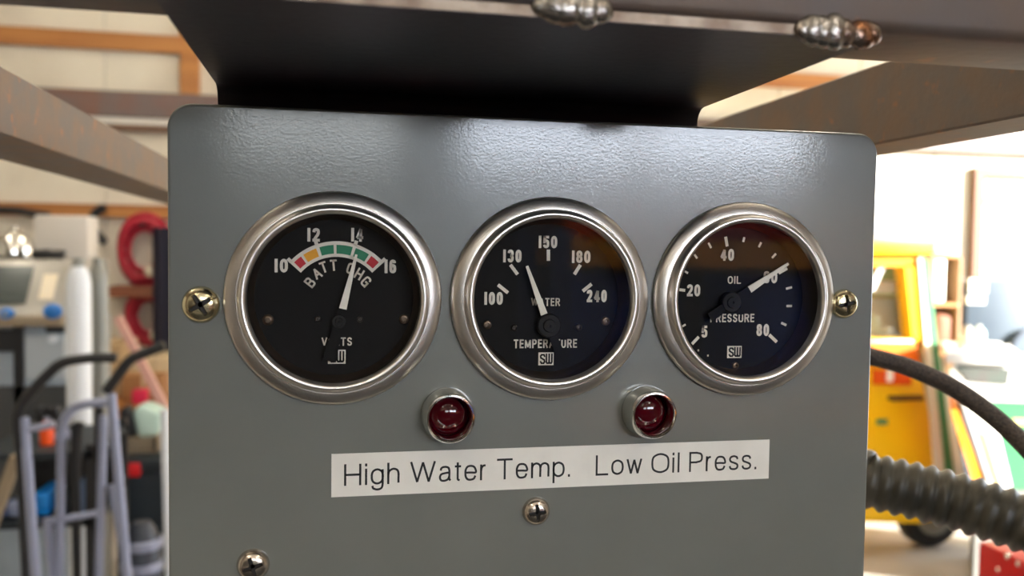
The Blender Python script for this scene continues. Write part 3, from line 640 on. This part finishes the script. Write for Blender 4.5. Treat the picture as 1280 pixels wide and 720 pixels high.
q0, q1 = pr(38, 314, 78, 322, 3.25, .05)
MBt = MB().tube([(q0[0], 3.28, T.z+.02), (q0[0]+.05, 3.27, T.z+.022), (q1[0], 3.26, T.z+.012)], [.016, .018, .010], 10)
tag(MBt.obj('hand_grinder', M_blk, smooth=60), 'black hand tool lying on the machine hood', 'tool')
# cords and hoses on the wall
YW = BACK-.085
tag(MB().tube(smooth_path([at(131, 258, YW), at(118, 268, YW), at(114, 280, YW), at(122, 292, YW), at(131, 304, YW)]), .026, 10).obj('cable_bundle', M_blk, smooth=70), 'black cable bundle hanging from the wooden girt', 'cable')
tag(MB().tube(smooth_path([at(-20, 262, YW), at(18, 263, YW), at(40, 267, YW), at(62, 269, YW)]), .022, 10).obj('cable_bundle', M_blk, smooth=70), 'black cable strung along the wooden girt above the machine', 'cable')
def coil(label, px, py, rx, ry, seed):
    random.seed(seed); c = at(px, py, BACK-.07); sx = rx*(5.55/1080); sz = ry*(5.55/1080)
    t = thing('hose_coil', label, 'hose', (c.x, BACK-.07, c.z-sz), 'red air hoses on the wall')
    for k in range(5):
        f_ = 1-.10*k+random.uniform(-.03, .03); dy = -.035*(k % 3)
        MB().tube([(c.x+random.uniform(-.004, .004)+sx*f_*math.cos(2*PI*i/28), BACK-.05+dy, c.z+sz*f_*math.sin(2*PI*i/28)) for i in range(29)], .017, 8, False).obj('hose_loop', M_hosered, t, smooth=80)
    MB().cyl((c.x, BACK-.15, c.z+sz*.72), (c.x, BACK, c.z+sz*.72), .012).obj('wall_hook', M_blk, t)
    p = Vector((c.x+sx*.3, BACK-.15, c.z-sz*.62)); MB().ball(p, .034, 12, 8).obj('fitting', mat('fitting_white', (216, 206, 180), .4), t)
coil('red hose coiled on a wall hook just under the wooden girt', 181, 312, 28, 40, 2)
coil('red hose coil hanging below the brown wall shelf', 188, 395, 27, 34, 4)
q0, q1 = pr(134, 358, 200, 372, BACK-.2, .19); tag(MB().box(q0, q1).obj('wall_shelf', mat('shelf_brown', (122, 70, 44), .6), bevel=.004), 'short brown wooden shelf between the two red hose coils', 'shelf')
cz = at(205, 288, BACK-.1); mb = MB(); k = 9
prf = [(at(195, 290, BACK-.1).x + i*.055, BACK-.20-.07*(i % 2)) for i in range(k)]
zz0, zz1 = at(205, 440, BACK-.1).z, at(205, 285, BACK-.1).z
v = [(x_, y_, zz1) for x_, y_ in prf] + [(x_, y_, zz0) for x_, y_ in prf] + [(x_, y_+.02, zz1) for x_, y_ in prf] + [(x_, y_+.02, zz0) for x_, y_ in prf]
f = [(i, i+1, k+i+1, k+i) for i in range(k-1)] + [(2*k+i+1, 2*k+i, 3*k+i, 3*k+i+1) for i in range(k-1)] + [(i+1, i, 2*k+i, 2*k+i+1) for i in range(k-1)] + [(k+i, k+i+1, 3*k+i+1, 3*k+i) for i in range(k-1)] + [(0, k, 3*k, 2*k), (k-1, 2*k-1+0, 4*k-1, 3*k-1)]
wc = thing('work_coat', 'dark navy work cloth hanging in folds beside the red hoses', 'cloth', (prf[4][0], BACK-.2, zz0))
MB().add(v, f).obj('cloth', M_navy, wc)
MB().cyl((prf[4][0], BACK-.28, zz1-.02), (prf[4][0], BACK, zz1-.02), .012, n=8).obj('peg', M_wood, wc)
# bench with boxes against the wall
bq0, bq1 = pr(86, 503, 330, 514, 4.35, .7)
wbn = thing('workbench', 'wooden workbench piled with boxes against the back wall', 'workbench', ((bq0[0]+bq1[0])/2, 4.7, FLOOR))
MB().box(bq0, bq1).obj('bench_top', M_wood, wbn, bevel=.004)
for x_ in (bq0[0]+.04, bq1[0]-.1):
    for y_ in (4.4, 4.95): MB().box((x_, y_, FLOOR), (x_+.07, y_+.07, bq0[2])).obj('leg', M_wood, wbn)
BT = bq1[2]
def onbench(name, label, px0, px1, py, Y, dep, m, cat='box', group=None, flap=True):
    a = at(px0, py, Y); b = at(px1, py, Y); t = thing(name, label, cat, ((a.x+b.x)/2, Y+dep/2, BT), group)
    MB().box((a.x, Y, BT), (b.x, Y+dep, a.z)).obj('carton', m, t, bevel=.006)
    if flap: MB().box((a.x+(b.x-a.x)*.46, Y-.002, BT+.01), (a.x+(b.x-a.x)*.54, Y+dep+.002, a.z+.002)).obj('packing_tape', mat('tape_tan', (206, 184, 148), .35), t)
onbench('cardboard_box', 'wide tan cardboard box on the bench, behind the black handle', 106, 152, 431, 4.6, .4, M_card)
onbench('cardboard_box', 'pale cardboard box on the bench under the lower red hose', 161, 225, 447, 4.75, .28, mat('pale_card', (214, 192, 156), .8))
onbench('parts_box', 'brown parts box on the bench behind the pink plank', 152, 205, 470, 4.45, .14, mat('brown_box', (166, 118, 74), .7))
onbench('red_carton', 'small bright red carton standing on the bench', 165, 183, 488, 4.37, .06, mat('red_print', (226, 40, 84), .5), 'carton', None, False)
tag(MB().prism(ppoly([(143, 398), (151, 394), (294, 664), (280, 666)], 4.1), 4.08, 4.12).obj('pink_plank', mat('pink_wood', (226, 176, 164), .6)), 'long pale pink plank leaning diagonally in front of the bench', 'plank')
# dark chest, crate and bag in front of the bench
ch = thing('dark_chest', 'dark teal storage chest with a bright red latch plate', 'chest', (at(180, 600, 3.3).x, 3.5, FLOOR))
a, b = pr(146, 572, 260, 640, 3.3, .5); a = (a[0], a[1], FLOOR)
MB().box(a, (b[0], b[1], b[2]-.05)).obj('body', M_tarp, ch, bevel=.012)
MB().box((a[0]-.008, a[1]-.008, b[2]-.05), (b[0]+.008, b[1], b[2])).obj('lid', mat('chest_lid', (34, 42, 48), .5), ch, bevel=.012)
MB().box(*pr(151, 579, 175, 597, 3.285, .03)).obj('latch_plate', mat('red_plastic', (206, 14, 24), .35), ch, bevel=.006)
CT = b[2]
def onchest(name, label, px0, px1, py, Y, dep, m, cat): 
    a = at(px0, py, Y); b = at(px1, py, Y); return a, b
a, b = at(150, 547, 3.4), at(196, 547, 3.4)
cr = thing('wooden_crate', 'grey-tan slatted crate standing on the dark chest', 'crate', ((a.x+b.x)/2, 3.5, CT))
for i in range(3):
    h_ = (a.z-CT)/3; MB().box((a.x, 3.4, CT+h_*i+.004), (b.x, 3.415, CT+h_*(i+1)-.004)).obj('slat', mat('crate_tan', (150, 134, 112), .8), cr)
    MB().box((a.x, 3.585, CT+h_*i+.004), (b.x, 3.6, CT+h_*(i+1)-.004)).obj('slat', MATS['crate_tan'], cr)
for x_ in (a.x, b.x-.015): MB().box((x_, 3.4, CT), (x_+.015, 3.6, a.z)).obj('end_panel', MATS['crate_tan'], cr)
MB().box((a.x+.015, 3.415, CT), (b.x-.015, 3.585, CT+.012)).obj('bottom_board', MATS['crate_tan'], cr)
KT = a.z
mb = MB().prism(ppoly([(167, 511), (178, 507), (204, 517), (196, 546), (172, 548), (166, 522)], 3.42), 3.42, 3.56)
tag(mb.obj('plastic_bag', mat('mint_plastic', (206, 232, 220), .4), bevel=.025, seg=3, smooth=80), 'mint white plastic bag slumped over the slatted crate', 'bag')
tag(MB().prism(ppoly([(149, 512), (160, 508), (166, 528), (168, 547), (151, 548)], 3.42), 3.42, 3.5).obj('black_bag', M_blk, bevel=.012, smooth=80), 'black folded strap bag beside the mint plastic bag', 'bag')
p = at(204, 620, 3.0); tag(MB().tube([at(206.5, 512, 3.05), (at(214, 720, 3.05).x, 3.05, FLOOR)], .017, 12).obj('white_pipe', M_whitegl), 'white plastic pipe standing upright by the dark chest', 'pipe')
sp = thing('fire_bottle', 'small dark bottle-shaped tank with grey straps in front of the chest', 'tank', (at(178, 690, 2.6).x, 2.6, FLOOR))
p = at(177, 652, 2.6)
MB().lathe([(.001, 0), (.055, 0), (.06, .02), (.06, p.z-FLOOR-.08), (.04, p.z-FLOOR-.02), (.026, p.z-FLOOR), (.001, p.z-FLOOR)], (p.x, 2.6, FLOOR), 24, 'z').obj('body', mat('tank_dark', (48, 54, 66), .4), sp)
for py in (678, 706): q_ = at(177, py, 2.6); MB().lathe([(.058, -.016), (.064, -.012), (.064, .012), (.058, .016)], (p.x, 2.6, q_.z), 24, 'z').obj('strap', M_tubegrey, sp)
def down(px0, py0, px1, py1, Y):                     # straight rail through two pixels, carried on to the floor
    a = at(px0, py0, Y); b = at(px1, py1, Y); t = (FLOOR-a.z)/(b.z-a.z); return a, a+(b-a)*t
# tool cart with two shelves
cx0, cx1 = at(-30, 566, 2.45).x, at(120, 566, 2.45).x; zA, zB = at(50, 566, 2.45).z, at(50, 652, 2.45).z
ct = thing('tool_cart', 'dark two-shelf tool cart standing behind the hand trucks', 'cart', ((cx0+cx1)/2, 2.6, FLOOR))
MB().box((cx0, 2.45, zA-.02), (cx1, 2.85, zA)).obj('shelf', M_tarp, ct); MB().box((cx0, 2.45, zB-.02), (cx1, 2.85, zB)).obj('shelf', M_tarp, ct)
for x_ in (cx0, cx1-.03):
    for y_ in (2.45, 2.82): MB().box((x_, y_, FLOOR), (x_+.03, y_+.03, zA+.02)).obj('post', M_blk, ct)
MB().box((cx0, 2.84, zB), (cx1, 2.85, zA-.02)).obj('back_panel', mat('cart_back', (40, 38, 36), .7), ct)
def oncart(name, label, cat, px0, px1, py, z, m, dep=.14, Y=2.5, bevel=.01):
    a = at(px0, py, Y); b = at(px1, py, Y); return tag(MB().box((a.x, Y, z), (b.x, Y+dep, a.z)).obj(name, m, bevel=bevel), label, cat)
a, b = at(41, 527, 2.5), at(59, 527, 2.5); jg = thing('orange_jug', 'orange plastic jug on the upper shelf of the tool cart', 'jug', ((a.x+b.x)/2, 2.56, zA)); c_ = ((a.x+b.x)/2, 2.56, zA); hh = a.z-zA; rr = (b.x-a.x)/2
MB().lathe([(.001, 0), (rr*.95, 0), (rr, .01), (rr, hh*.6), (rr*.7, hh*.8), (rr*.4, hh*.88)], c_, 20, 'z').obj('body', mat('orange_plastic', (240, 84, 20), .4), jg)
MB().lathe([(rr*.42, hh*.86), (rr*.42, hh), (.001, hh)], c_, 16, 'z').obj('cap', M_tubegrey, jg)
for i, (px, r_) in enumerate(((66, .016), (76, .013), (86, .018))):
    p = at(px, 520, 2.55); t = thing('grip_tool', 'black-handled hand tool stuck upright in the tool cart, %s' % ('beside the orange jug', 'between two taller tools', 'next to the cart post')[i], 'tool', (p.x, 2.6, zA))
    MB().tube([(p.x, 2.6, zA), (p.x-.03, 2.6, p.z-.04)], .007, 8).obj('shaft', M_tubegrey, t); MB().tube([(p.x-.03, 2.6, p.z-.05), (p.x-.055, 2.6, p.z+.02)], r_, 10).obj('grip', M_blk, t)
oncart('blue_carton', 'bright blue carton on the lower cart shelf', 'carton', 42, 61, 616, zB, mat('cyan_blue', (20, 140, 236), .4))
oncart('pale_carton', 'pale lilac carton on the lower cart shelf beside the blue one', 'carton', 8, 26, 628, zB, mat('lilac', (150, 160, 190), .5))
oncart('navy_carton', 'navy blue box at the end of the lower cart shelf', 'box', -20, 6, 640, zB, mat('navy_box', (20, 70, 150), .5))
oncart('tin_box', 'small grey-blue tin on the lower cart shelf by the hand truck leg', 'tin', 98, 116, 600, zB, mat('tin_blue', (96, 120, 160), .3, .5))
tag(MB().tube(list(down(21, 570, -1, 632, 2.4)), .02, 4).obj('wooden_stake', mat('weathered_wood', (140, 124, 102), .8)), 'slim wooden stake leaning at the end of the tool cart', 'stake')
# two tubular hand trucks
def truck(name, label, Y, grip, rails, bars, r):
    p = at(*rails[0][:2], Y); t = thing(name, label, 'hand truck', (p.x, Y, FLOOR), 'tubular hand trucks by the cart')
    for g_ in grip: MB().tube(smooth_path([at(px, py, Y) for px, py in g_], 6), r*1.12, 10).obj('handle', M_blk, t, smooth=70)
    for q in rails:
        a, b = down(*q[:4], Y+(q[4] if len(q) > 4 else 0)); MB().tube([a, b], r, 10).obj('rail', M_tubegrey if len(q) < 6 else M_blk, t, smooth=70)
    for q in bars: MB().tube([at(q[0], q[1], Y), at(q[2], q[3], Y)], r*.8, 8).obj('cross_bar', M_tubegrey, t)
    xs_ = [down(*q[:4], Y)[1].x for q in rails]
    MB().box((min(xs_)-.01, Y-.2, FLOOR), (max(xs_)+.01, Y+.01, FLOOR+.012)).obj('toe_plate', M_blk, t)
truck('hand_truck', 'hand truck with wide black loop handle over grey tube rails', 1.85,
      [[(24, 560), (23, 516), (40, 490), (62, 466), (80, 453), (110, 448), (146, 447)], [(132, 490), (147, 470), (163, 450), (182, 441), (206, 432)]],
      [(30, 522, 45, 720), (139, 492, 159, 720), (24, 540, 33, 720, .06, 1)], [(30, 538, 68, 530)], .0105)
truck('hand_truck', 'smaller hand truck with grey rounded frame inside the wider one', 2.0,
      [[(100, 528), (96, 545), (95, 600)]],
      [(77, 545, 74, 716), (129, 520, 124, 720), (140, 606, 160, 720), (59, 648, 66, 720), (94, 530, 96, 690, .05, 1), (124, 508, 121, 708, .04, 1)],
      [(62, 652, 128, 640)], .0105)
tag(MB().tube(smooth_path([at(77, 548, 1.99), at(79, 530, 1.99), at(90, 512, 1.99), at(108, 505, 1.99), at(138, 502, 1.99)], 6), .0115, 10).obj('bent_tube', M_tubegrey, smooth=70), 'grey bent tube hooked over the smaller hand truck rails', 'tube')

# ------------------------------------------------------------------ right background
M_vy = mat('vehicle_yellow', (250, 200, 20), .35); M_vo = mat('vehicle_orange', (246, 150, 22), .35); M_vg = mat('stripe_green', (70, 140, 96), .4); M_vw = mat('stripe_white', (244, 244, 236), .4)
VY = 3.4
vh = thing('yellow_vehicle', 'yellow rail car cab with green and white corner stripe', 'vehicle', (at(1100, 500, VY).x, 3.9, FLOOR))
MB().prism(ppoly([(960, 424), (1143, 424), (1181, 600), (1182, 648), (1150, 655), (960, 650)], VY), VY, VY+1.3).obj('body', M_vy, vh, bevel=.01)
MB().prism(ppoly([(950, 291), (1158, 290), (1162, 300), (1158, 317), (950, 318)], VY), VY-.05, VY+1.35).obj('roof', mat('roof_yellow', (255, 224, 10), .35), vh, bevel=.01)
MB().prism(ppoly([(960, 316), (1147, 316), (1150, 333), (960, 334)], VY), VY, VY+1.3).obj('header', M_vo, vh)
MB().prism(ppoly([(1131, 330), (1148, 330), (1162, 426), (1141, 426)], VY), VY, VY+.08).obj('pillar', M_vy, vh)
MB().prism(ppoly([(1131, 330), (1148, 330), (1162, 426), (1141, 426)], VY), VY+1.2, VY+1.28).obj('pillar', M_vy, vh)
MB().prism(ppoly([(960, 330), (1000, 330), (1000, 426), (960, 426)], VY), VY, VY+1.28).obj('rear_wall', M_vy, vh)
MB().prism(ppoly([(1000, 334), (1132, 334), (1142, 424), (1000, 424)], VY), VY+.035, VY+.042).obj('side_window', glass_mat('cab_glass', (.9, .93, .92), .10), vh)
MB().prism(ppoly([(1000, 334), (1132, 334), (1142, 424), (1000, 424)], VY), VY+1.235, VY+1.242).obj('side_window', bpy.data.materials['cab_glass'], vh)
MB().box(*pr(1040, 352, 1130, 367, VY+.12, .05)).obj('grab_rail', M_vw, vh)
MB().box(*pr(1020, 372, 1132, 424, VY+.14, .12)).obj('seat_back', mat('seat_grey', (206, 198, 186), .6), vh, bevel=.02)
MB().prism(ppoly([(1088, 362), (1104, 332), (1110, 332), (1096, 364)], VY), VY+.02, VY+.03).obj('wiper', M_vw, vh)
MB().prism(ppoly([(960, 428), (1143, 428), (1149, 459), (960, 456)], VY), VY-.012, VY+.01).obj('door_panel', mat('deep_orange', (238, 112, 14), .4), vh)
MB().prism(ppoly([(1090, 462), (1136, 464), (1137, 481), (1090, 480)], VY), VY-.016, VY+.01).obj('lamp_strip', mat('lamp_orange', (226, 84, 20), .25), vh)
MB().box(*pr(1109, 463, 1117, 477, VY-.024, .03)).obj('reflector', M_vw, vh)
MB().box(*pr(1116, 495, 1156, 502, VY-.04, .05)).obj('door_handle', mat('handle_brown', (74, 46, 24), .4), vh, bevel=.006)
MB().box(*pr(1097, 524, 1110, 531, VY-.01, .02)).obj('badge', M_vg, vh)
MB().prism(ppoly([(1146, 322), (1151, 322), (1180, 602), (1168, 602)], VY), VY-.014, VY+.02).obj('stripe', M_vw, vh)
MB().prism(ppoly([(1151, 318), (1157, 326), (1191, 604), (1180, 602)], VY), VY-.018, VY+.5).obj('stripe', M_vg, vh)
MB().prism(ppoly([(1162, 440), (1173, 440), (1207, 604), (1191, 604)], VY), VY-.012, VY+.5).obj('stripe', M_vw, vh)
for x_ in (at(1190, 660, VY).x-.02, at(1190, 660, VY).x-1.15):
    for y_ in (VY+.1, VY+1.0):
        wl = MB().lathe([(.05, -.10), (.15, -.10), (.165, -.08), (.165, -.02), (.15, 0), (.05, 0)], (x_, y_, FLOOR+.165), 28).obj('wheel', M_blk, vh)
        MB().lathe([(.10, .002), (.09, .008), (.03, .012), (.001, .012)], (x_, y_, FLOOR+.165), 20).obj('hub_cap', M_gasgrey, wl)
# green and white machine next to it
GY = 3.0
gm = thing('green_machine', 'white and green machine with slanted fender next to the yellow cab', 'machine', (at(1270, 560, GY).x, GY+.3, FLOOR))
MB().prism(ppoly([(1184, 470), (1193, 452), (1360, 456), (1360, 506), (1236, 502)], GY), GY, GY+.36, 0.27).obj('upper_body', M_vw, gm, bevel=.008)
MB().prism(ppoly([(1172, 438), (1268, 443), (1268, 454), (1172, 452)], GY), GY-.05, GY+.36, 0.30).obj('ledge', mat('ledge_white', (240, 240, 238), .4), gm, bevel=.006)
MB().prism(ppoly([(1194, 456), (1262, 461), (1258, 481), (1207, 477)], GY), GY-.008, GY+.02).obj('dark_window_plate', mat('opening_dark', (58, 44, 42), .6, 0, (40, 62, 50), 6), gm)  # proud dark plate in place of a recessed, shaded window opening
MB().prism(ppoly([(1237, 500), (1360, 504), (1360, 616), (1262, 612)], GY), GY+.01, GY+.36, 0.27).obj('side_panel', mat('machine_green', (52, 128, 80), .35), gm)
MB().prism(ppoly([(1266, 524), (1360, 526), (1360, 533), (1268, 531)], GY), GY-.004, GY+.02).obj('stripe', mat('pale_yellow', (242, 226, 130), .4), gm)
MB().prism(ppoly([(1182, 474), (1194, 470), (1226, 496), (1246, 540), (1264, 616), (1236, 616), (1214, 545), (1200, 505)], GY), GY-.012, GY+.34, 0.26).obj('fender', M_vw, gm, bevel=.006)
MB().prism(ppoly([(1188, 512), (1197, 512), (1234, 616), (1221, 616)], GY), GY, GY+.3, 0.23).obj('fender_orange', M_vo, gm)  # orange reflection on the curved body, built as a coloured strip
MB().prism(ppoly([(1222, 540), (1228, 540), (1248, 606), (1243, 606)], GY), GY-.02, GY).obj('fender_orange', mat('pale_orange', (250, 206, 120), .4), gm)
a, b = at(1225, 616, GY), at(1360, 616, GY); MB().prism([(a.x, FLOOR), (b.x, FLOOR), (b.x, a.z), (a.x, a.z)], GY+.02, GY+.36, .26).obj('base', mat('base_grey', (120, 120, 116), .5), gm)
LZ = at(1220, 440, GY+.06).z + .004
def bottle(name, label, px, r, h, prof, m, mc_):
    p = at(px, 440, GY+.06); t = thing(name, label, 'bottle', (p.x, GY+.06, LZ-.008))
    MB().lathe([(q*r, z_*h) for q, z_ in prof], (p.x, GY+.06, LZ-.008), 20, 'z').obj('body', m, t)
    MB().lathe([(r*.3, h*.94), (r*.32, h*1.06), (.001, h*1.06)], (p.x, GY+.06, LZ-.008), 14, 'z').obj('cap', mc_, t)
bottle('flask_bottle', 'cream flask-shaped bottle standing on the white ledge', 1208, .042, .115, [(.001, 0), (.9, 0), (1, .1), (1, .35), (.75, .6), (.4, .8), (.38, 1)], mat('cream_plastic', (246, 240, 220), .4), M_mach)
bottle('spray_bottle', 'pale aqua straight-sided bottle on the white ledge', 1223, .026, .115, [(.001, 0), (.95, 0), (1, .05), (1, .8), (.7, .92), (.35, .96)], mat('aqua_plastic', (186, 232, 226), .4), M_vw)
p = at(1239, 442, GY+.06); tag(MB().lathe([(.001, 0), (.034, 0), (.036, .01), (.036, .03), (.032, .036), (.038, .038), (.038, .05), (.001, .052)], (p.x, GY+.06, LZ-.012), 20, 'z').obj('white_jar', M_vw), 'low white jar with a lid on the ledge by the bottles', 'jar')
# grey cabinet with stickers
cb = thing('grey_cabinet', 'dark blue-grey steel cabinet with two white stickers under the window', 'cabinet', (at(1290, 400, 4.3).x, 4.5, FLOOR))
a, b = pr(1206, 352, 1400, 450, 4.3, .6); MB().box((a[0], 4.3, FLOOR), b).obj('body', mat('slate_paint', (74, 88, 102), .35, .1, (60, 72, 88), 2), cb, bevel=.01)
MB().box(*pr(1212, 349, 1235, 366, 4.288, .03)).obj('sticker', M_vw, cb); MB().box(*pr(1210, 370, 1232, 380, 4.288, .03)).obj('sticker', M_vw, cb)
hp = [at(1262, 455, 4.27), at(1266, 430, 4.27), at(1276, 418, 4.27), at(1295, 412, 4.27)]; MB().tube(smooth_path(hp, 6), .022, 8).obj('pull_handle', mat('handle_slate', (70, 80, 96), .4), cb)
# shelf unit with bins
sh = thing('shelf_unit', 'narrow wooden shelf unit with white bins beside the grey cabinet', 'shelf', (at(1190, 400, 4.3).x, 4.6, FLOOR))
a, b = at(1166, 379, 4.3), at(1198, 384, 4.3)
a2 = at(1166, 318, 4.3)
for z_ in (a.z, at(1190, 440, 4.3).z, a2.z): MB().box((a.x, 4.3, z_-.02), (b.x, 4.6, z_)).obj('shelf_board', M_wood, sh)
for x_ in (a.x-.02, b.x): MB().box((x_, 4.3, FLOOR), (x_+.02, 4.6, a2.z)).obj('side_panel', mat('shelf_side', (150, 116, 84), .6), sh)
MB().box((a.x, 4.58, FLOOR), (b.x, 4.6, a2.z)).obj('back_panel', mat('shelf_back', (96, 74, 60), .7), sh)
def onshelf(name, label, cat, px0, px1, py, z, m, Y=4.32, bevel=.02): 
    A = at(px0, py, Y); B = at(px1, py, Y); return tag(MB().box((A.x, Y, z), (B.x, Y+.2, A.z)).obj(name, m, bevel=bevel, seg=3, smooth=60), label, cat)
onshelf('white_bin', 'large white bin on top of the shelf unit', 'bin', 1168, 1196, 297, a2.z, M_vw)
onshelf('white_bin', 'white tub on the middle shelf beside the paper roll', 'bin', 1167, 1184, 322, a.z, M_vw)
p = at(1192, 332, 4.4); tag(MB().lathe([(.001, 0), (.029, 0), (.032, .006), (.032, p.z-a.z-.006), (.029, p.z-a.z), (.012, p.z-a.z), (.012, p.z-a.z-.02), (.001, p.z-a.z-.02)], (p.x, 4.4, a.z), 20, 'z').obj('paper_roll', M_vw), 'white paper roll standing on the middle shelf', 'roll')
onshelf('brown_sack', 'brown sack on the lower shelf of the wooden unit', 'sack', 1170, 1195, 392, at(1190, 440, 4.3).z, mat('sack_brown', (142, 90, 66), .7), bevel=.04)
# red tool chest low on the right
rc = thing('red_tool_chest', 'bright red metal tool chest with silver rivets below the corrugated hose', 'tool chest', (at(1222, 676, 1.0).x+.3, .87, FLOOR))
a = at(1222, 676, 1.0)
MB().prism([(a.x, a.z), (a.x, a.z-.09), (a.x+.012, FLOOR), (a.x+.6, FLOOR), (a.x+.6, a.z)], .75, 1.0).obj('body', mat('chest_red', (206, 24, 22), .3), rc, bevel=.006)
for px, py in ((1258, 696), (1272, 705), (1247, 712)): d_ = ray(px, py); q_ = (a.x-CAM[0])/d_[0]; p = Vector(CAM+d_*q_); MB().ball((a.x+.004, p.y, p.z), (.006, .006, .006), 10, 6).obj('rivet', M_chrome, rc, smooth=80)

# ------------------------------------------------------------------ unseen storage behind the photographer, added for its reflections in glass and paint
rk = thing('reflection_rack', 'unseen storage rack with orange beams, added behind the photographer for reflections', 'rack', (1.9, -3.9, FLOOR))
for x_ in (.9, 2.9):
    for y_ in (-4.3, -3.6): MB().box((x_, y_, FLOOR), (x_+.08, y_+.08, .12)).obj('upright', mat('rack_blue', (30, 52, 110), .4), rk)
for z_ in (-.05, -.80):
    for y_ in (-4.3, -3.6): MB().box((.98, y_, z_), (2.9, y_+.06, z_+.13)).obj('beam', mat('rack_orange', (250, 160, 10), .4), rk)
    MB().box((.98, -4.24, z_+.10), (2.9, -3.6, z_+.13)).obj('deck', M_wood, rk)
for i, (x_, w_, h_, m, lb) in enumerate(((1.1, .35, .22, mat('crate_orange', (230, 90, 30), .5), 'unseen orange crate added for its reflection'), (1.7, .5, .20, mat('crate_red', (190, 30, 26), .5), 'unseen red crate added for its reflection'), (2.35, .4, .24, mat('crate_yellow', (240, 190, 30), .5), 'unseen yellow crate added for its reflection'))):
    tag(MB().box((x_, -4.1, .08), (x_+w_, -3.7, .08+h_*.62)).obj('reflection_crate', m, bevel=.01), lb, 'crate', 'crates on the rack')
for i, x_ in enumerate((1.25, 2.0)):
    tag(MB().lathe([(.001, 0), (.26, 0), (.27, .02), (.27, .28), (.28, .3), (.27, .32), (.27, .56), (.26, .58), (.001, .58)], (x_+.1, -3.95, -.67), 32, 'z').obj('reflection_drum', mat('drum_blue', (20, 70, 170), .35)), 'unseen blue drum added for its reflection', 'drum', 'blue drums on the rack')
